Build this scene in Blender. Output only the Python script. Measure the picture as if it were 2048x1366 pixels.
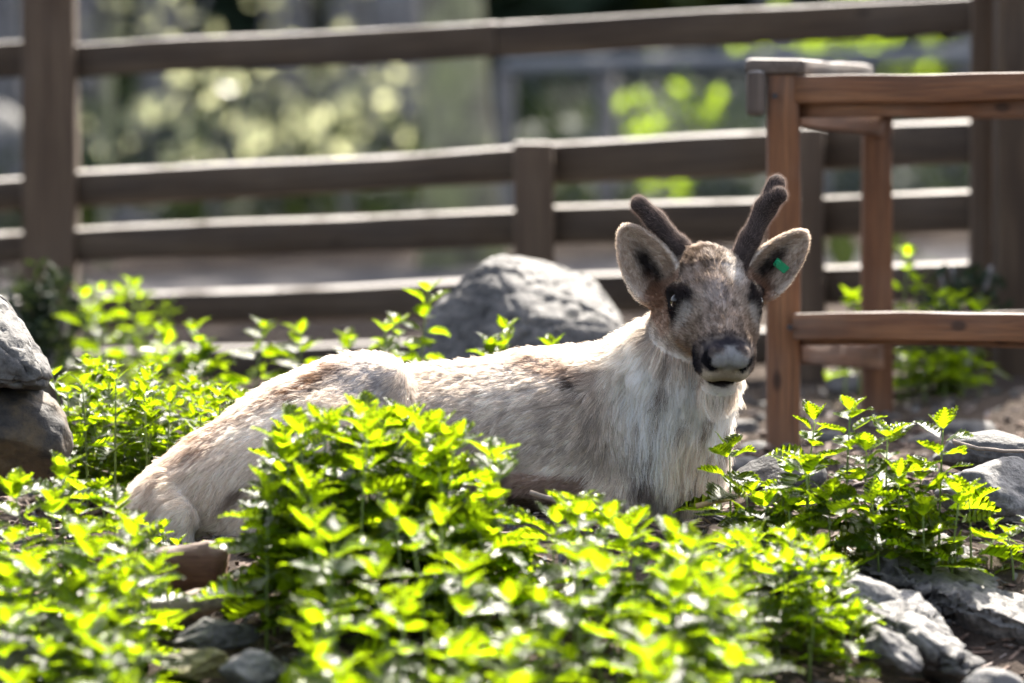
import bpy, bmesh, math, random
import numpy as np
from mathutils import Vector, Matrix, kdtree
random.seed(7)
RNG = np.random.default_rng(11)
for o in list(bpy.data.objects): bpy.data.objects.remove(o)
SC = bpy.context.scene
COL = SC.collection
R = math.radians

# ------------------------------------------------------------------ camera
CAM_H, FPX, FOCUS = 1.03, 11378.0, 11.30
PITCH = math.atan(693.0 / FPX)
cam_d = bpy.data.cameras.new('camera'); cam = bpy.data.objects.new('camera', cam_d); COL.objects.link(cam)
cam.location = (0, 0, CAM_H); cam.rotation_euler = (math.pi / 2 - PITCH, 0, 0)
cam_d.sensor_width = 36; cam_d.lens = 200; cam_d.clip_end = 800; cam_d.clip_start = 0.5
cam_d.dof.use_dof = True; cam_d.dof.focus_distance = FOCUS; cam_d.dof.aperture_fstop = 2.35
SC.camera = cam
# ------------------------------------------------------------------ sky, sun, exposure
SUN_EL, SUN_AZ = 43.0, 16.0            # azimuth: degrees to the right of straight away from the camera
w = bpy.data.worlds.new('World'); SC.world = w; w.use_nodes = True
nt = w.node_tree; bg = nt.nodes['Background']
sky = nt.nodes.new('ShaderNodeTexSky'); sky.sky_type = 'NISHITA'; sky.sun_disc = False
sky.sun_elevation = R(SUN_EL); sky.sun_rotation = R(SUN_AZ); sky.dust_density = 3.0; sky.air_density = 0.8; sky.ozone_density = 0.4
hsv = nt.nodes.new('ShaderNodeHueSaturation'); hsv.inputs['Saturation'].default_value = 0.62      # hazy spring sky
nt.links.new(sky.outputs[0], hsv.inputs['Color']); nt.links.new(hsv.outputs[0], bg.inputs[0]); bg.inputs[1].default_value = 0.14
sl = bpy.data.lights.new('sun', 'SUN'); sl.energy = 5.0; sl.angle = R(0.53); sl.color = (1, 0.93, 0.82)
sun = bpy.data.objects.new('sun', sl); COL.objects.link(sun)
sd = Vector((math.sin(R(SUN_AZ)) * math.cos(R(SUN_EL)), math.cos(R(SUN_AZ)) * math.cos(R(SUN_EL)), math.sin(R(SUN_EL))))
sun.rotation_euler = sd.to_track_quat('Z', 'Y').to_euler()
SC.view_settings.view_transform = 'Standard'; SC.view_settings.look = 'None'
SC.view_settings.exposure = 2.2; SC.view_settings.gamma = 1.0
SC.render.engine = 'CYCLES'
SC.cycles.use_denoising = True; SC.cycles.use_adaptive_sampling = True; SC.cycles.adaptive_threshold = 0.02
SC.cycles.max_bounces = 7; SC.cycles.diffuse_bounces = 4; SC.cycles.glossy_bounces = 2
SC.cycles.transmission_bounces = 4; SC.cycles.transparent_max_bounces = 6; SC.cycles.sample_clamp_indirect = 6
SC.cycles.caustics_reflective = False; SC.cycles.caustics_refractive = False

# ------------------------------------------------------------------ helpers
CF = np.array([0, math.cos(PITCH), -math.sin(PITCH)]); CU = np.array([0, math.sin(PITCH), math.cos(PITCH)]); CX = np.array([1.0, 0, 0])
CC = np.array([0, 0, CAM_H])
def P(px, py, d):
    """a place in the world, from where it shows in the photograph and how far off it is"""
    return CC + CF * d + CX * ((px - 1024) / FPX * d) - CU * ((py - 683) / FPX * d)
def proj(p):
    q = p - CC; d = q @ CF
    return 1024 + (q @ CX) / d * FPX, 683 - (q @ CU) / d * FPX, d
_LAT = np.random.default_rng(3).random((32, 32, 32)).astype(np.float32)
def vnoise(p):
    p = np.asarray(p, np.float32); i = np.floor(p).astype(np.int64); f = p - i; f = f * f * (3 - 2 * f)
    r = 0
    for dx in (0, 1):
        for dy in (0, 1):
            for dz in (0, 1):
                wgt = (f[..., 0] if dx else 1 - f[..., 0]) * (f[..., 1] if dy else 1 - f[..., 1]) * (f[..., 2] if dz else 1 - f[..., 2])
                r = r + wgt * _LAT[(i[..., 0] + dx) & 31, (i[..., 1] + dy) & 31, (i[..., 2] + dz) & 31]
    return r
def fbm(p, o=4):
    p = np.asarray(p, np.float32); s, a, t = 0, 0.5, 0
    for k in range(o):
        s = s + a * vnoise(p * (2 ** k) + 7.3 * k); t += a; a *= 0.5
    return s / t
def sstep(a, b, x):
    t = np.clip((x - a) / (b - a), 0, 1); return t * t * (3 - 2 * t)
def mesh_np(name, v, faces, mat=None, smooth=True):
    v = np.asarray(v, np.float32); me = bpy.data.meshes.new(name)
    if isinstance(faces, np.ndarray):
        n, k = faces.shape
        me.vertices.add(len(v)); me.vertices.foreach_set('co', v.ravel())
        me.loops.add(n * k); me.loops.foreach_set('vertex_index', faces.ravel().astype(np.int32))
        me.polygons.add(n); me.polygons.foreach_set('loop_start', np.arange(0, n * k, k, dtype=np.int32))
        me.update(calc_edges=True); me.validate()
    else:
        me.from_pydata(v.tolist(), [], faces); me.update()
    me.polygons.foreach_set('use_smooth', np.full(len(me.polygons), smooth, dtype=bool))
    if mat: me.materials.append(mat)
    return me
def obj(name, me, parent=None, loc=None, mw=None):
    o = bpy.data.objects.new(name, me); COL.objects.link(o)
    if parent: o.parent = parent
    if mw is not None: o.matrix_basis = mw
    if loc is not None: o.location = loc
    return o
def tag(o, label=None, cat=None, group=None, kind=None):
    for k, val in (('label', label), ('category', cat), ('group', group), ('kind', kind)):
        if val: o[k] = val
    return o
def empty(name, loc, label, cat, group=None):
    o = bpy.data.objects.new(name, None); COL.objects.link(o); o.location = loc; o.empty_display_size = 0.05
    return tag(o, label, cat, group)

# ------------------------------------------------------------------ materials
def new_mat(name):
    m = bpy.data.materials.new(name); m.use_nodes = True; t = m.node_tree
    return m, t, t.nodes['Principled BSDF'], t.nodes['Material Output']
def N(t, typ, **kw):
    n = t.nodes.new(typ)
    for k, v in kw.items():
        if k.startswith('i_'): n.inputs[int(k[2:]) if k[2:].isdigit() else k[2:]].default_value = v
        else: setattr(n, k, v)
    return n
def ramp(t, fac, stops):
    r = N(t, 'ShaderNodeValToRGB'); e = r.color_ramp.elements
    while len(e) < len(stops): e.new(0.5)
    for el, (pos, c) in zip(e, stops): el.position = pos; el.color = (*c, 1)
    t.links.new(fac, r.inputs[0]); return r.outputs[0]
def mixc(t, fac, a, b, mode='MIX'):
    m = N(t, 'ShaderNodeMix', data_type='RGBA', blend_type=mode)
    for s, val in ((0, fac), (6, a), (7, b)):
        if hasattr(val, 'is_output'): t.links.new(val, m.inputs[s])
        else: m.inputs[s].default_value = val if s == 0 else (*val, 1)
    return m.outputs[2]
def noise(t, vec, scale, detail=4, rough=0.55, dist=0.0):
    n = N(t, 'ShaderNodeTexNoise'); n.inputs['Scale'].default_value = scale; n.inputs['Detail'].default_value = detail
    n.inputs['Roughness'].default_value = rough; n.inputs['Distortion'].default_value = dist
    t.links.new(vec, n.inputs['Vector']); return n.outputs[0]
def bump(t, b, h, strength, dist):
    n = N(t, 'ShaderNodeBump'); n.inputs['Strength'].default_value = strength; n.inputs['Distance'].default_value = dist
    t.links.new(h, n.inputs['Height']); t.links.new(n.outputs[0], b.inputs['Normal'])
def vmul(t, vec, s):
    m = N(t, 'ShaderNodeMapping'); m.inputs['Scale'].default_value = s; t.links.new(vec, m.inputs['Vector']); return m.outputs[0]

def wood_mat(name, c0, c1, c2, rough=0.75, grey=0.0, sunlit_top=0.85):
    m, t, b, _ = new_mat(name); tc = N(t, 'ShaderNodeTexCoord').outputs['Object']
    oi = N(t, 'ShaderNodeObjectInfo')
    va = N(t, 'ShaderNodeVectorMath', operation='ADD'); t.links.new(tc, va.inputs[0]); t.links.new(oi.outputs['Random'], va.inputs[1])
    g = vmul(t, va.outputs[0], (1.6, 22, 22)); fine = vmul(t, va.outputs[0], (5, 110, 110))
    n1 = noise(t, g, 1.0, 5, 0.6, 0.4); n2 = noise(t, fine, 1.0, 3, 0.6); n3 = noise(t, va.outputs[0], 3.0, 3)
    c = ramp(t, n1, [(0.25, c0), (0.5, c1), (0.78, c2)])
    c = mixc(t, ramp(t, n2, [(0.35, (0, 0, 0)), (0.6, (1, 1, 1))]), mixc(t, 0.55, c, c0), c)
    c = mixc(t, ramp(t, n3, [(0.45, (0, 0, 0)), (0.75, (grey,) * 3)]), c, (0.15, 0.138, 0.125))
    kn = N(t, 'ShaderNodeTexVoronoi'); kn.inputs['Scale'].default_value = 1.0; t.links.new(vmul(t, va.outputs[0], (4, 9, 9)), kn.inputs['Vector'])
    c = mixc(t, ramp(t, kn.outputs['Distance'], [(0.06, (0.8,) * 3), (0.13, (0, 0, 0))]), c, tuple(x * 0.3 for x in c0))
    geo = N(t, 'ShaderNodeNewGeometry'); sx = N(t, 'ShaderNodeSeparateXYZ'); t.links.new(geo.outputs['Normal'], sx.inputs[0])   # sunlight on upper faces painted in as patchy pale grey
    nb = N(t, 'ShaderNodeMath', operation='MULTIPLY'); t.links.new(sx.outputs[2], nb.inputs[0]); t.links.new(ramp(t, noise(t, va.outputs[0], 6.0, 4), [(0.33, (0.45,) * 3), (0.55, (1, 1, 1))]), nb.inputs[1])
    c = mixc(t, ramp(t, nb.outputs[0], [(0.35, (0, 0, 0)), (0.78, (sunlit_top,) * 3)]), c, (0.40, 0.375, 0.35))
    t.links.new(c, b.inputs['Base Color']); b.inputs['Roughness'].default_value = rough
    b.inputs['Specular IOR Level'].default_value = 0.3
    bump(t, b, n2, 0.6, 0.003); return m
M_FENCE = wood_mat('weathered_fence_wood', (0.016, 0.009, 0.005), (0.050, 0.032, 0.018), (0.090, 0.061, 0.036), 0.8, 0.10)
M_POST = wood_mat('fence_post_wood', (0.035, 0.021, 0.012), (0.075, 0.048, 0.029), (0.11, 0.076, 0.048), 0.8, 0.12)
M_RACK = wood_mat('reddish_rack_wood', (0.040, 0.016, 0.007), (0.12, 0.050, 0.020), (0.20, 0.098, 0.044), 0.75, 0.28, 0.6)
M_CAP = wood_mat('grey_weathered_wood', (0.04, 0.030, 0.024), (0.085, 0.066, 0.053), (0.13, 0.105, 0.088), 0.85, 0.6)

def rock_mat(name, dark, mid, light, moss=0.0, mossc=(0.12, 0.11, 0.03), scale=1.0):
    m, t, b, _ = new_mat(name); tc = N(t, 'ShaderNodeTexCoord').outputs['Object']; oi = N(t, 'ShaderNodeObjectInfo')
    va = N(t, 'ShaderNodeVectorMath', operation='ADD'); t.links.new(tc, va.inputs[0]); t.links.new(oi.outputs['Random'], va.inputs[1]); v = va.outputs[0]
    n1 = noise(t, v, 9 * scale, 7, 0.65); n2 = noise(t, v, 70 * scale, 4, 0.7); n3 = noise(t, vmul(t, v, (3, 12, 30)), 2.5 * scale, 5, 0.6)
    c = ramp(t, n1, [(0.3, dark), (0.5, mid), (0.7, light)])
    c = mixc(t, ramp(t, n2, [(0.38, (0.75,) * 3), (0.56, (0, 0, 0))]), c, tuple(x * 0.45 for x in dark))
    c = mixc(t, ramp(t, n3, [(0.55, (0, 0, 0)), (0.75, (0.5,) * 3)]), c, light)
    if moss:
        geo = N(t, 'ShaderNodeNewGeometry'); sx = N(t, 'ShaderNodeSeparateXYZ'); t.links.new(geo.outputs['Normal'], sx.inputs[0])
        ad = N(t, 'ShaderNodeMath', operation='MULTIPLY_ADD'); t.links.new(n1, ad.inputs[0]); ad.inputs[1].default_value = 1.6; t.links.new(sx.outputs[2], ad.inputs[2])
        c = mixc(t, ramp(t, ad.outputs[0], [(1.9 - moss, (0, 0, 0)), (min(0.999, 2.2 - moss), (0.85,) * 3)]) if moss > 1.2 else ramp(t, n1, [(0.5 - 0.2 * moss, (0, 0, 0)), (0.62, (0.8,) * 3)]), c, mossc)
    t.links.new(c, b.inputs['Base Color']); b.inputs['Roughness'].default_value = 0.8
    hh = N(t, 'ShaderNodeMath', operation='MULTIPLY_ADD'); t.links.new(n2, hh.inputs[0]); hh.inputs[1].default_value = 0.35; t.links.new(n1, hh.inputs[2])
    bump(t, b, hh.outputs[0], 0.9, 0.012 / scale); return m
M_ROCK = rock_mat('grey_granite', (0.05, 0.047, 0.045), (0.105, 0.10, 0.096), (0.20, 0.19, 0.18))
M_ROCKB = rock_mat('pale_granite', (0.032, 0.030, 0.029), (0.068, 0.064, 0.061), (0.14, 0.13, 0.12), scale=0.6)
M_ROCKM = rock_mat('mossy_rock', (0.012, 0.010, 0.009), (0.026, 0.021, 0.017), (0.05, 0.04, 0.03), 0.2, (0.085, 0.055, 0.024))
M_ROCKY = rock_mat('yellow_mossy_rock', (0.09, 0.085, 0.08), (0.17, 0.16, 0.15), (0.28, 0.26, 0.24), 0.9, (0.20, 0.17, 0.03))

def soil_mat():
    m, t, b, _ = new_mat('soil'); tc = N(t, 'ShaderNodeTexCoord').outputs['Object']
    n1 = noise(t, tc, 2.2, 5); n2 = noise(t, tc, 38, 6, 0.7); n3 = noise(t, tc, 160, 3, 0.7)
    c = ramp(t, n1, [(0.3, (0.033, 0.025, 0.020)), (0.55, (0.062, 0.047, 0.038)), (0.8, (0.10, 0.08, 0.066))])
    c = mixc(t, ramp(t, n2, [(0.4, (0.7,) * 3), (0.6, (0, 0, 0))]), c, (0.05, 0.038, 0.03))
    c = mixc(t, ramp(t, n3, [(0.55, (0, 0, 0)), (0.72, (0.6,) * 3)]), c, (0.20, 0.165, 0.14))
    t.links.new(c, b.inputs['Base Color']); b.inputs['Roughness'].default_value = 0.95; b.inputs['Specular IOR Level'].default_value = 0.04
    hh = N(t, 'ShaderNodeMath', operation='MULTIPLY_ADD'); t.links.new(n3, hh.inputs[0]); hh.inputs[1].default_value = 0.3; t.links.new(n2, hh.inputs[2])
    bump(t, b, hh.outputs[0], 1.0, 0.02); return m
M_SOIL = soil_mat()
def plain(name, c, rough=0.7, var=0.25, scale=30, spec=0.3):
    m, t, b, _ = new_mat(name); tc = N(t, 'ShaderNodeTexCoord').outputs['Object']
    n = noise(t, tc, scale, 4, 0.6)
    t.links.new(ramp(t, n, [(0.3, tuple(x * (1 - var) for x in c)), (0.7, tuple(min(1, x * (1 + var)) for x in c))]), b.inputs['Base Color'])
    b.inputs['Roughness'].default_value = rough; b.inputs['Specular IOR Level'].default_value = spec; bump(t, b, n, 0.3, 0.004); return m
M_GRAVEL = plain('pale_gravel', (0.075, 0.070, 0.070), 1.0, 0.3, 25, 0.03)
M_BRANCH = plain('dead_branch', (0.20, 0.16, 0.13), 0.85, 0.4, 60)
M_STEM = plain('nettle_stem', (0.11, 0.15, 0.035), 0.6, 0.3, 40)
M_WIRE = plain('galvanised_wire', (0.20, 0.21, 0.22), 0.5, 0.2, 20)
def leaf_mat(name, base, trans, fac, rough=0.42, spec=0.5):
    m, t, b, out = new_mat(name); tc = N(t, 'ShaderNodeTexCoord').outputs['Object']; oi = N(t, 'ShaderNodeObjectInfo')
    n = noise(t, tc, 60, 3)
    c = mixc(t, n, tuple(x * 0.75 for x in base), tuple(x * 1.3 for x in base))
    hs = N(t, 'ShaderNodeHueSaturation'); mr = N(t, 'ShaderNodeMapRange'); mr.inputs[3].default_value = 0.65; mr.inputs[4].default_value = 1.25
    t.links.new(oi.outputs['Random'], mr.inputs[0]); t.links.new(mr.outputs[0], hs.inputs['Value']); t.links.new(c, hs.inputs['Color'])
    t.links.new(hs.outputs[0], b.inputs['Base Color']); b.inputs['Roughness'].default_value = rough; b.inputs['Specular IOR Level'].default_value = spec
    tr = N(t, 'ShaderNodeBsdfTranslucent'); hs2 = N(t, 'ShaderNodeHueSaturation'); hs2.inputs['Color'].default_value = (*trans, 1)
    mr2 = N(t, 'ShaderNodeMapRange'); mr2.inputs[3].default_value = 0.6; mr2.inputs[4].default_value = 1.15
    t.links.new(oi.outputs['Random'], mr2.inputs[0]); t.links.new(mr2.outputs[0], hs2.inputs['Value']); t.links.new(hs2.outputs[0], tr.inputs[0])
    mx = N(t, 'ShaderNodeMixShader'); mx.inputs[0].default_value = fac
    t.links.new(b.outputs[0], mx.inputs[1]); t.links.new(tr.outputs[0], mx.inputs[2]); t.links.new(mx.outputs[0], out.inputs[0])
    bump(t, b, noise(t, vmul(t, tc, (1, 1, 0.2)), 160, 2), 0.35, 0.002); return m
M_LEAF = leaf_mat('nettle_leaf', (0.020, 0.046, 0.006), (0.44, 0.63, 0.006), 0.52, 0.30, 0.28)
M_DARKLEAF = leaf_mat('woodland_leaf', (0.018, 0.028, 0.017), (0.04, 0.055, 0.012), 0.22, 0.7, 0.1)
M_PALELEAF = leaf_mat('shrub_leaf', (0.07, 0.085, 0.04), (0.78, 0.80, 0.45), 0.55, 0.22, 0.7)
M_BARK = rock_mat('bark', (0.10, 0.085, 0.06), (0.24, 0.22, 0.14), (0.34, 0.32, 0.20), 0.3, (0.24, 0.25, 0.10), 0.5)
M_BARKG = rock_mat('grey_bark', (0.09, 0.08, 0.08), (0.17, 0.155, 0.15), (0.25, 0.235, 0.23), 0.0, scale=0.8)
def attr_mat(name, rough=0.6, spec=0.2, nm='coat'):
    m, t, b, _ = new_mat(name); a = N(t, 'ShaderNodeAttribute', attribute_name=nm)
    t.links.new(a.outputs['Color'], b.inputs['Base Color']); b.inputs['Roughness'].default_value = rough; b.inputs['Specular IOR Level'].default_value = spec
    return m
M_HIDE = attr_mat('hide', 0.9, 0.06)
def fur_mat():
    m = bpy.data.materials.new('fur'); m.use_nodes = True; t = m.node_tree; t.nodes.clear()
    out = N(t, 'ShaderNodeOutputMaterial'); a = N(t, 'ShaderNodeAttribute', attribute_name='coat')
    d = N(t, 'ShaderNodeBsdfDiffuse'); tr = N(t, 'ShaderNodeBsdfTranslucent'); gl = N(t, 'ShaderNodeBsdfHair', component='Transmission')
    for s in (d, tr): t.links.new(a.outputs['Color'], s.inputs[0])
    mx = N(t, 'ShaderNodeMixShader'); mx.inputs[0].default_value = 0.55
    t.links.new(d.outputs[0], mx.inputs[1]); t.links.new(tr.outputs[0], mx.inputs[2])
    t.links.new(a.outputs['Color'], gl.inputs['Color']); gl.inputs['RoughnessU'].default_value = 0.35; gl.inputs['RoughnessV'].default_value = 1.0
    mx2 = N(t, 'ShaderNodeMixShader'); mx2.inputs[0].default_value = 0.18
    t.links.new(mx.outputs[0], mx2.inputs[1]); t.links.new(gl.outputs[0], mx2.inputs[2]); t.links.new(mx2.outputs[0], out.inputs[0])
    return m
M_FUR = fur_mat()

# ------------------------------------------------------------------ ground
def ground_z(x, y):
    x = np.asarray(x, float); y = np.asarray(y, float)
    d = y - 0.02
    z = -0.20 * np.log1p(np.exp((10.95 - d) * 5.0)) / 5.0 - 0.11 * sstep(0.42, 0.85, x) * sstep(11.05, 10.5, d)
    z = np.maximum(z, -1.0)
    z = z + 0.045 * np.clip(x, -6, 6) * sstep(12.5, 15, d) * (1 - sstep(22, 30, d))
    z = z - 0.05 * sstep(-0.2, -0.8, x) * (1 - sstep(12, 14, d))
    q = np.stack([x, y, np.zeros_like(x)], -1)
    near = 1 - sstep(16, 30, np.abs(d))
    z = z + (fbm(q * 3.1, 3) - 0.5) * 0.07 * near + (fbm(q * 14, 3) - 0.5) * 0.03 * near
    return z
def axis(lo, hi, fine, a, b, grow=1.25):
    mid = list(np.arange(a, b + fine, fine)); s = fine; v = b
    while v < hi: s *= grow; v += s; mid.append(v)
    s = fine; v = a; pre = []
    while v > lo: s *= grow; v -= s; pre.append(v)
    return np.array(pre[::-1] + mid)
gx = axis(-250, 250, 0.016, -1.35, 1.35); gy = axis(-60, 400, 0.018, 8.6, 13.4, 1.2)
GX, GY = np.meshgrid(gx, gy); nx, ny = len(gx), len(gy)
GV = np.stack([GX, GY, ground_z(GX, GY)], -1).reshape(-1, 3)
ii = (np.arange(ny - 1)[:, None] * nx + np.arange(nx - 1)[None]).ravel()
GF = np.stack([ii, ii + 1, ii + nx + 1, ii + nx], 1)
tag(obj('ground', mesh_np('ground', GV, GF, M_SOIL)), kind='structure')
def gz(x, y): return float(ground_z(np.array([x]), np.array([y]))[0])
# pale path beyond the fence
px_ = np.linspace(-9, 9, 60); rows = [19.2, 19.9, 20.8, 21.6]
pv = np.array([[x, y + 0.06 * x + 0.3 * math.sin(x * .7 + k), 0] for k, y in enumerate(rows) for x in px_]); pv[:, 2] = ground_z(pv[:, 0], pv[:, 1]) + 0.012
pf = np.array([[r * 60 + c, r * 60 + c + 1, (r + 1) * 60 + c + 1, (r + 1) * 60 + c] for r in range(3) for c in range(59)])
tag(obj('path', mesh_np('path', pv, pf, M_GRAVEL)), kind='structure')

# ------------------------------------------------------------------ boards and posts
def board_mesh(L, h, t, mat, bev=0.008, seed=0, wob=0.004, segs=10):
    bm = bmesh.new(); bmesh.ops.create_cube(bm, size=1)
    for v in bm.verts: v.co = Vector((v.co.x * L, v.co.y * t, v.co.z * h))
    long_e = [e for e in bm.edges if abs(e.verts[0].co.x - e.verts[1].co.x) > L * 0.5]
    bmesh.ops.subdivide_edges(bm, edges=long_e, cuts=segs)
    sharp = [e for e in bm.edges if e.is_manifold and e.calc_face_angle(0) > 0.6]
    bmesh.ops.bevel(bm, geom=sharp, offset=bev, segments=2, affect='EDGES', profile=0.6)
    co = np.array([v.co[:] for v in bm.verts]); n = fbm(co * [2, 6, 6] + seed * 5.1, 3) - 0.5; n2 = fbm(co * [2, 6, 6] + seed * 3.7 + 40, 3) - 0.5
    for v, a, b2 in zip(bm.verts, n, n2): v.co.y += a * wob * 2; v.co.z += b2 * wob * 3
    me = bpy.data.meshes.new('board'); bm.to_mesh(me); bm.free(); me.materials.append(mat)
    me.polygons.foreach_set('use_smooth', np.ones(len(me.polygons), bool)); me.set_sharp_from_angle(angle=R(40)) if hasattr(me, 'set_sharp_from_angle') else None
    return me
_bs = [0]
def board(name, parent, A, B, h, t, mat, up=(0, 0, 1), bev=0.008, wob=0.004):
    A, B = Vector(A), Vector(B); x = (B - A); L = x.length; x.normalize(); u = Vector(up)
    y = u.cross(x).normalized(); z = x.cross(y); m = Matrix((x, y, z)).transposed().to_4x4(); m.translation = (A + B) / 2
    if parent: m = Matrix.Translation(-parent.location) @ m
    _bs[0] += 1
    return obj(name, board_mesh(L, h, t, mat, bev, _bs[0], wob), parent, mw=m)
def FD(px): return 15.5 - 0.9 * (px - 100) / 1850.0
fence = empty('wooden_fence', P(1024, 760, 15.0) * [1, 1, 0], 'weathered board fence with long horizontal rails behind the reindeer', 'fence')
def rail(x0, t0, b0, x1, t1, b1, th=0.07, dd=0.0, mat=M_FENCE):
    d0, d1 = FD(x0) + dd, FD(x1) + dd
    A, B = P(x0, (t0 + b0) / 2, d0), P(x1, (t1 + b1) / 2, d1)
    board("rail", fence, A, B, ((b0 - t0) * d0 + (b1 - t1) * d1) / 2 / FPX, th, mat, bev=0.032 if dd > 0.09 else 0.014, wob=0.006)
rail(-420, 102, 172, 95, 82, 152, 0.06, 0.085); rail(95, 90, 156, 1000, 44, 113, 0.06, 0.085); rail(1000, 44, 113, 1965, -8, 62, 0.06, 0.085)
for t0, b0, t1, b1, t2, b2 in ((350, 416, 288, 366, 236, 330), (462, 524, 412, 494, 380, 466), (592, 660, 552, 630, 518, 604), (706, 770, 672, 744, 640, 720)):
    s = (t1 - t0) / 970.0
    rail(-420, t0 - s * 520, b0 - s * 520, 95, t0, b0, 0.075, 0.1)
    rail(95, t0, b0, 1066, t1, b1, 0.075, 0.1); rail(1066, t1, b1, 1965, t2, b2, 0.075, 0.1)
def post(x, ytop, wpx, dd=0, th=0.12, mat=M_POST, name='post'):
    d = FD(x) + dd; T = P(x, ytop, d); g = gz(T[0], T[1]) - 0.1
    return board(name, fence, (T[0], T[1], g), T, wpx * d / FPX, th, mat, up=(1, 0, 0), bev=0.012, wob=0.008)
post(96, -420, 106, 0.0, 0.14); post(1066, 284, 78, 0.02, 0.09); post(1624, 254, 52, 0.02, 0.09); post(1966, -420, 44, 0.0, 0.1)
gp = P(2060, -420, 14.45); g_ = gz(gp[0], gp[1])
board('gate_post', fence, (gp[0], gp[1], g_ - 0.1), gp, 0.17, 0.17, M_FENCE, up=(1, 0, 0), bev=0.015, wob=0.008)

# ------------------------------------------------------------------ wooden rack (feeder frame)
RX = 12.72
rack = empty('wooden_rack', P(1570, 905, RX) * [1, 1, 0], 'reddish brown open timber feeding rack standing beside the reindeer', 'rack')
def rb(name, a, b, h, t, mat=M_RACK, up=(0, 0, 1), bev=0.007, wob=0.007): return board(name, rack, P(*a), P(*b), h, t, mat, up, bev, wob)
def foot(px, d, ytop):
    T = P(px, ytop, d); return (T[0], T[1], gz(T[0], T[1]) - 0.08), T
for px, d, yt, wd in ((1567, RX, 148, 0.072), (1756, 13.75, 225, 0.072), (2190, 12.0, 140, 0.072), (2330, 13.1, 225, 0.072)):
    f_, T = foot(px, d, yt); board('post', rack, f_, T, wd, 0.072, M_RACK, up=(1, 0, 0.0), bev=0.006, wob=0.004)
rb('top_beam', (1602, 180, RX - 0.02), (2240, 172, 11.95), 0.062, 0.045)
rb('top_beam', (1602, 214, RX + 0.05), (2240, 208, 12.02), 0.052, 0.06)
rb('side_beam', (1584, 220, RX + 0.1), (1752, 247, 13.70), 0.060, 0.045)
rb('top_beam', (1752, 215, 13.72), (2330, 205, 13.1), 0.06, 0.045)
rb('shelf_beam', (1602, 652, RX - 0.01), (2240, 655, 11.95), 0.060, 0.05)
rb('shelf_beam', (1602, 668, RX + 0.06), (2240, 676, 12.03), 0.040, 0.06)
rb('side_beam', (1584, 700, RX + 0.1), (1752, 712, 13.70), 0.058, 0.045)
rb('shelf_beam', (1752, 655, 13.72), (2330, 640, 13.1), 0.06, 0.045)
rb('cap_board', (1552, 137, RX - 0.05), (1690, 146, RX + 0.95), 0.034, 0.14, M_CAP, bev=0.013, wob=0.008)
rb('end_board', (1512, 142, RX - 0.03), (1512, 232, RX - 0.03), 0.042, 0.06, M_CAP, up=(1, 0, 0), bev=0.014, wob=0.008)
bolt = bpy.data.meshes.new('bolt'); bm = bmesh.new(); bmesh.ops.create_cone(bm, cap_ends=True, segments=12, radius1=0.007, radius2=0.006, depth=0.01); bm.to_mesh(bolt); bm.free()
bolt.materials.append(plain('dark_bolt', (0.03, 0.025, 0.025), 0.5))
for a in ((1550, 192, RX - 0.045), (1868, 172, 12.36), (1580, 655, RX - 0.04)):
    p = P(*a); obj('bolt', bolt, rack, mw=Matrix.Translation(Vector(p) - rack.location) @ Matrix.Rotation(R(90), 4, 'X'))
# ------------------------------------------------------------------ rocks
M_ROCKL = rock_mat('light_speckled_granite', (0.042, 0.038, 0.035), (0.09, 0.083, 0.077), (0.165, 0.153, 0.142))
def rock_mesh(radii, seed, mat, cuts=14, sub=5, rough=0.10, flat=None):
    bm = bmesh.new(); bmesh.ops.create_icosphere(bm, subdivisions=sub, radius=1); v = np.array([x.co[:] for x in bm.verts])
    F = np.array([[a.index for a in f.verts] for f in bm.faces]); bm.free(); rg = np.random.default_rng(seed)
    for _ in range(cuts):
        n = rg.normal(size=3); n /= np.linalg.norm(n); h = rg.uniform(0.55, 0.9); s = v @ n - h; v = v - np.clip(s, 0, None)[:, None] * n * 0.93
    for n, h in (flat or []):
        n = np.array(n, float); n /= np.linalg.norm(n); s = v @ n - h; v = v - np.clip(s, 0, None)[:, None] * n * 0.96
    nrm = v / np.linalg.norm(v, axis=1)[:, None]
    v = v + nrm * ((fbm(v * 1.7 + seed, 3) - 0.5) * rough * 2.2 + (fbm(v * 6 + seed, 4) - 0.5) * rough)[:, None]
    return mesh_np('rock', v * np.array(radii), F, mat)
def rock(c, radii, rot, seed, mat, label, flat=None, cuts=14, rough=0.10, group=None, sub=5, name='rock'):
    o = obj(name, rock_mesh(radii, seed, mat, cuts, sub, rough, flat)); o.location = c; o.rotation_euler = [R(a) for a in rot]
    return tag(o, label, 'rock', group)
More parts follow.
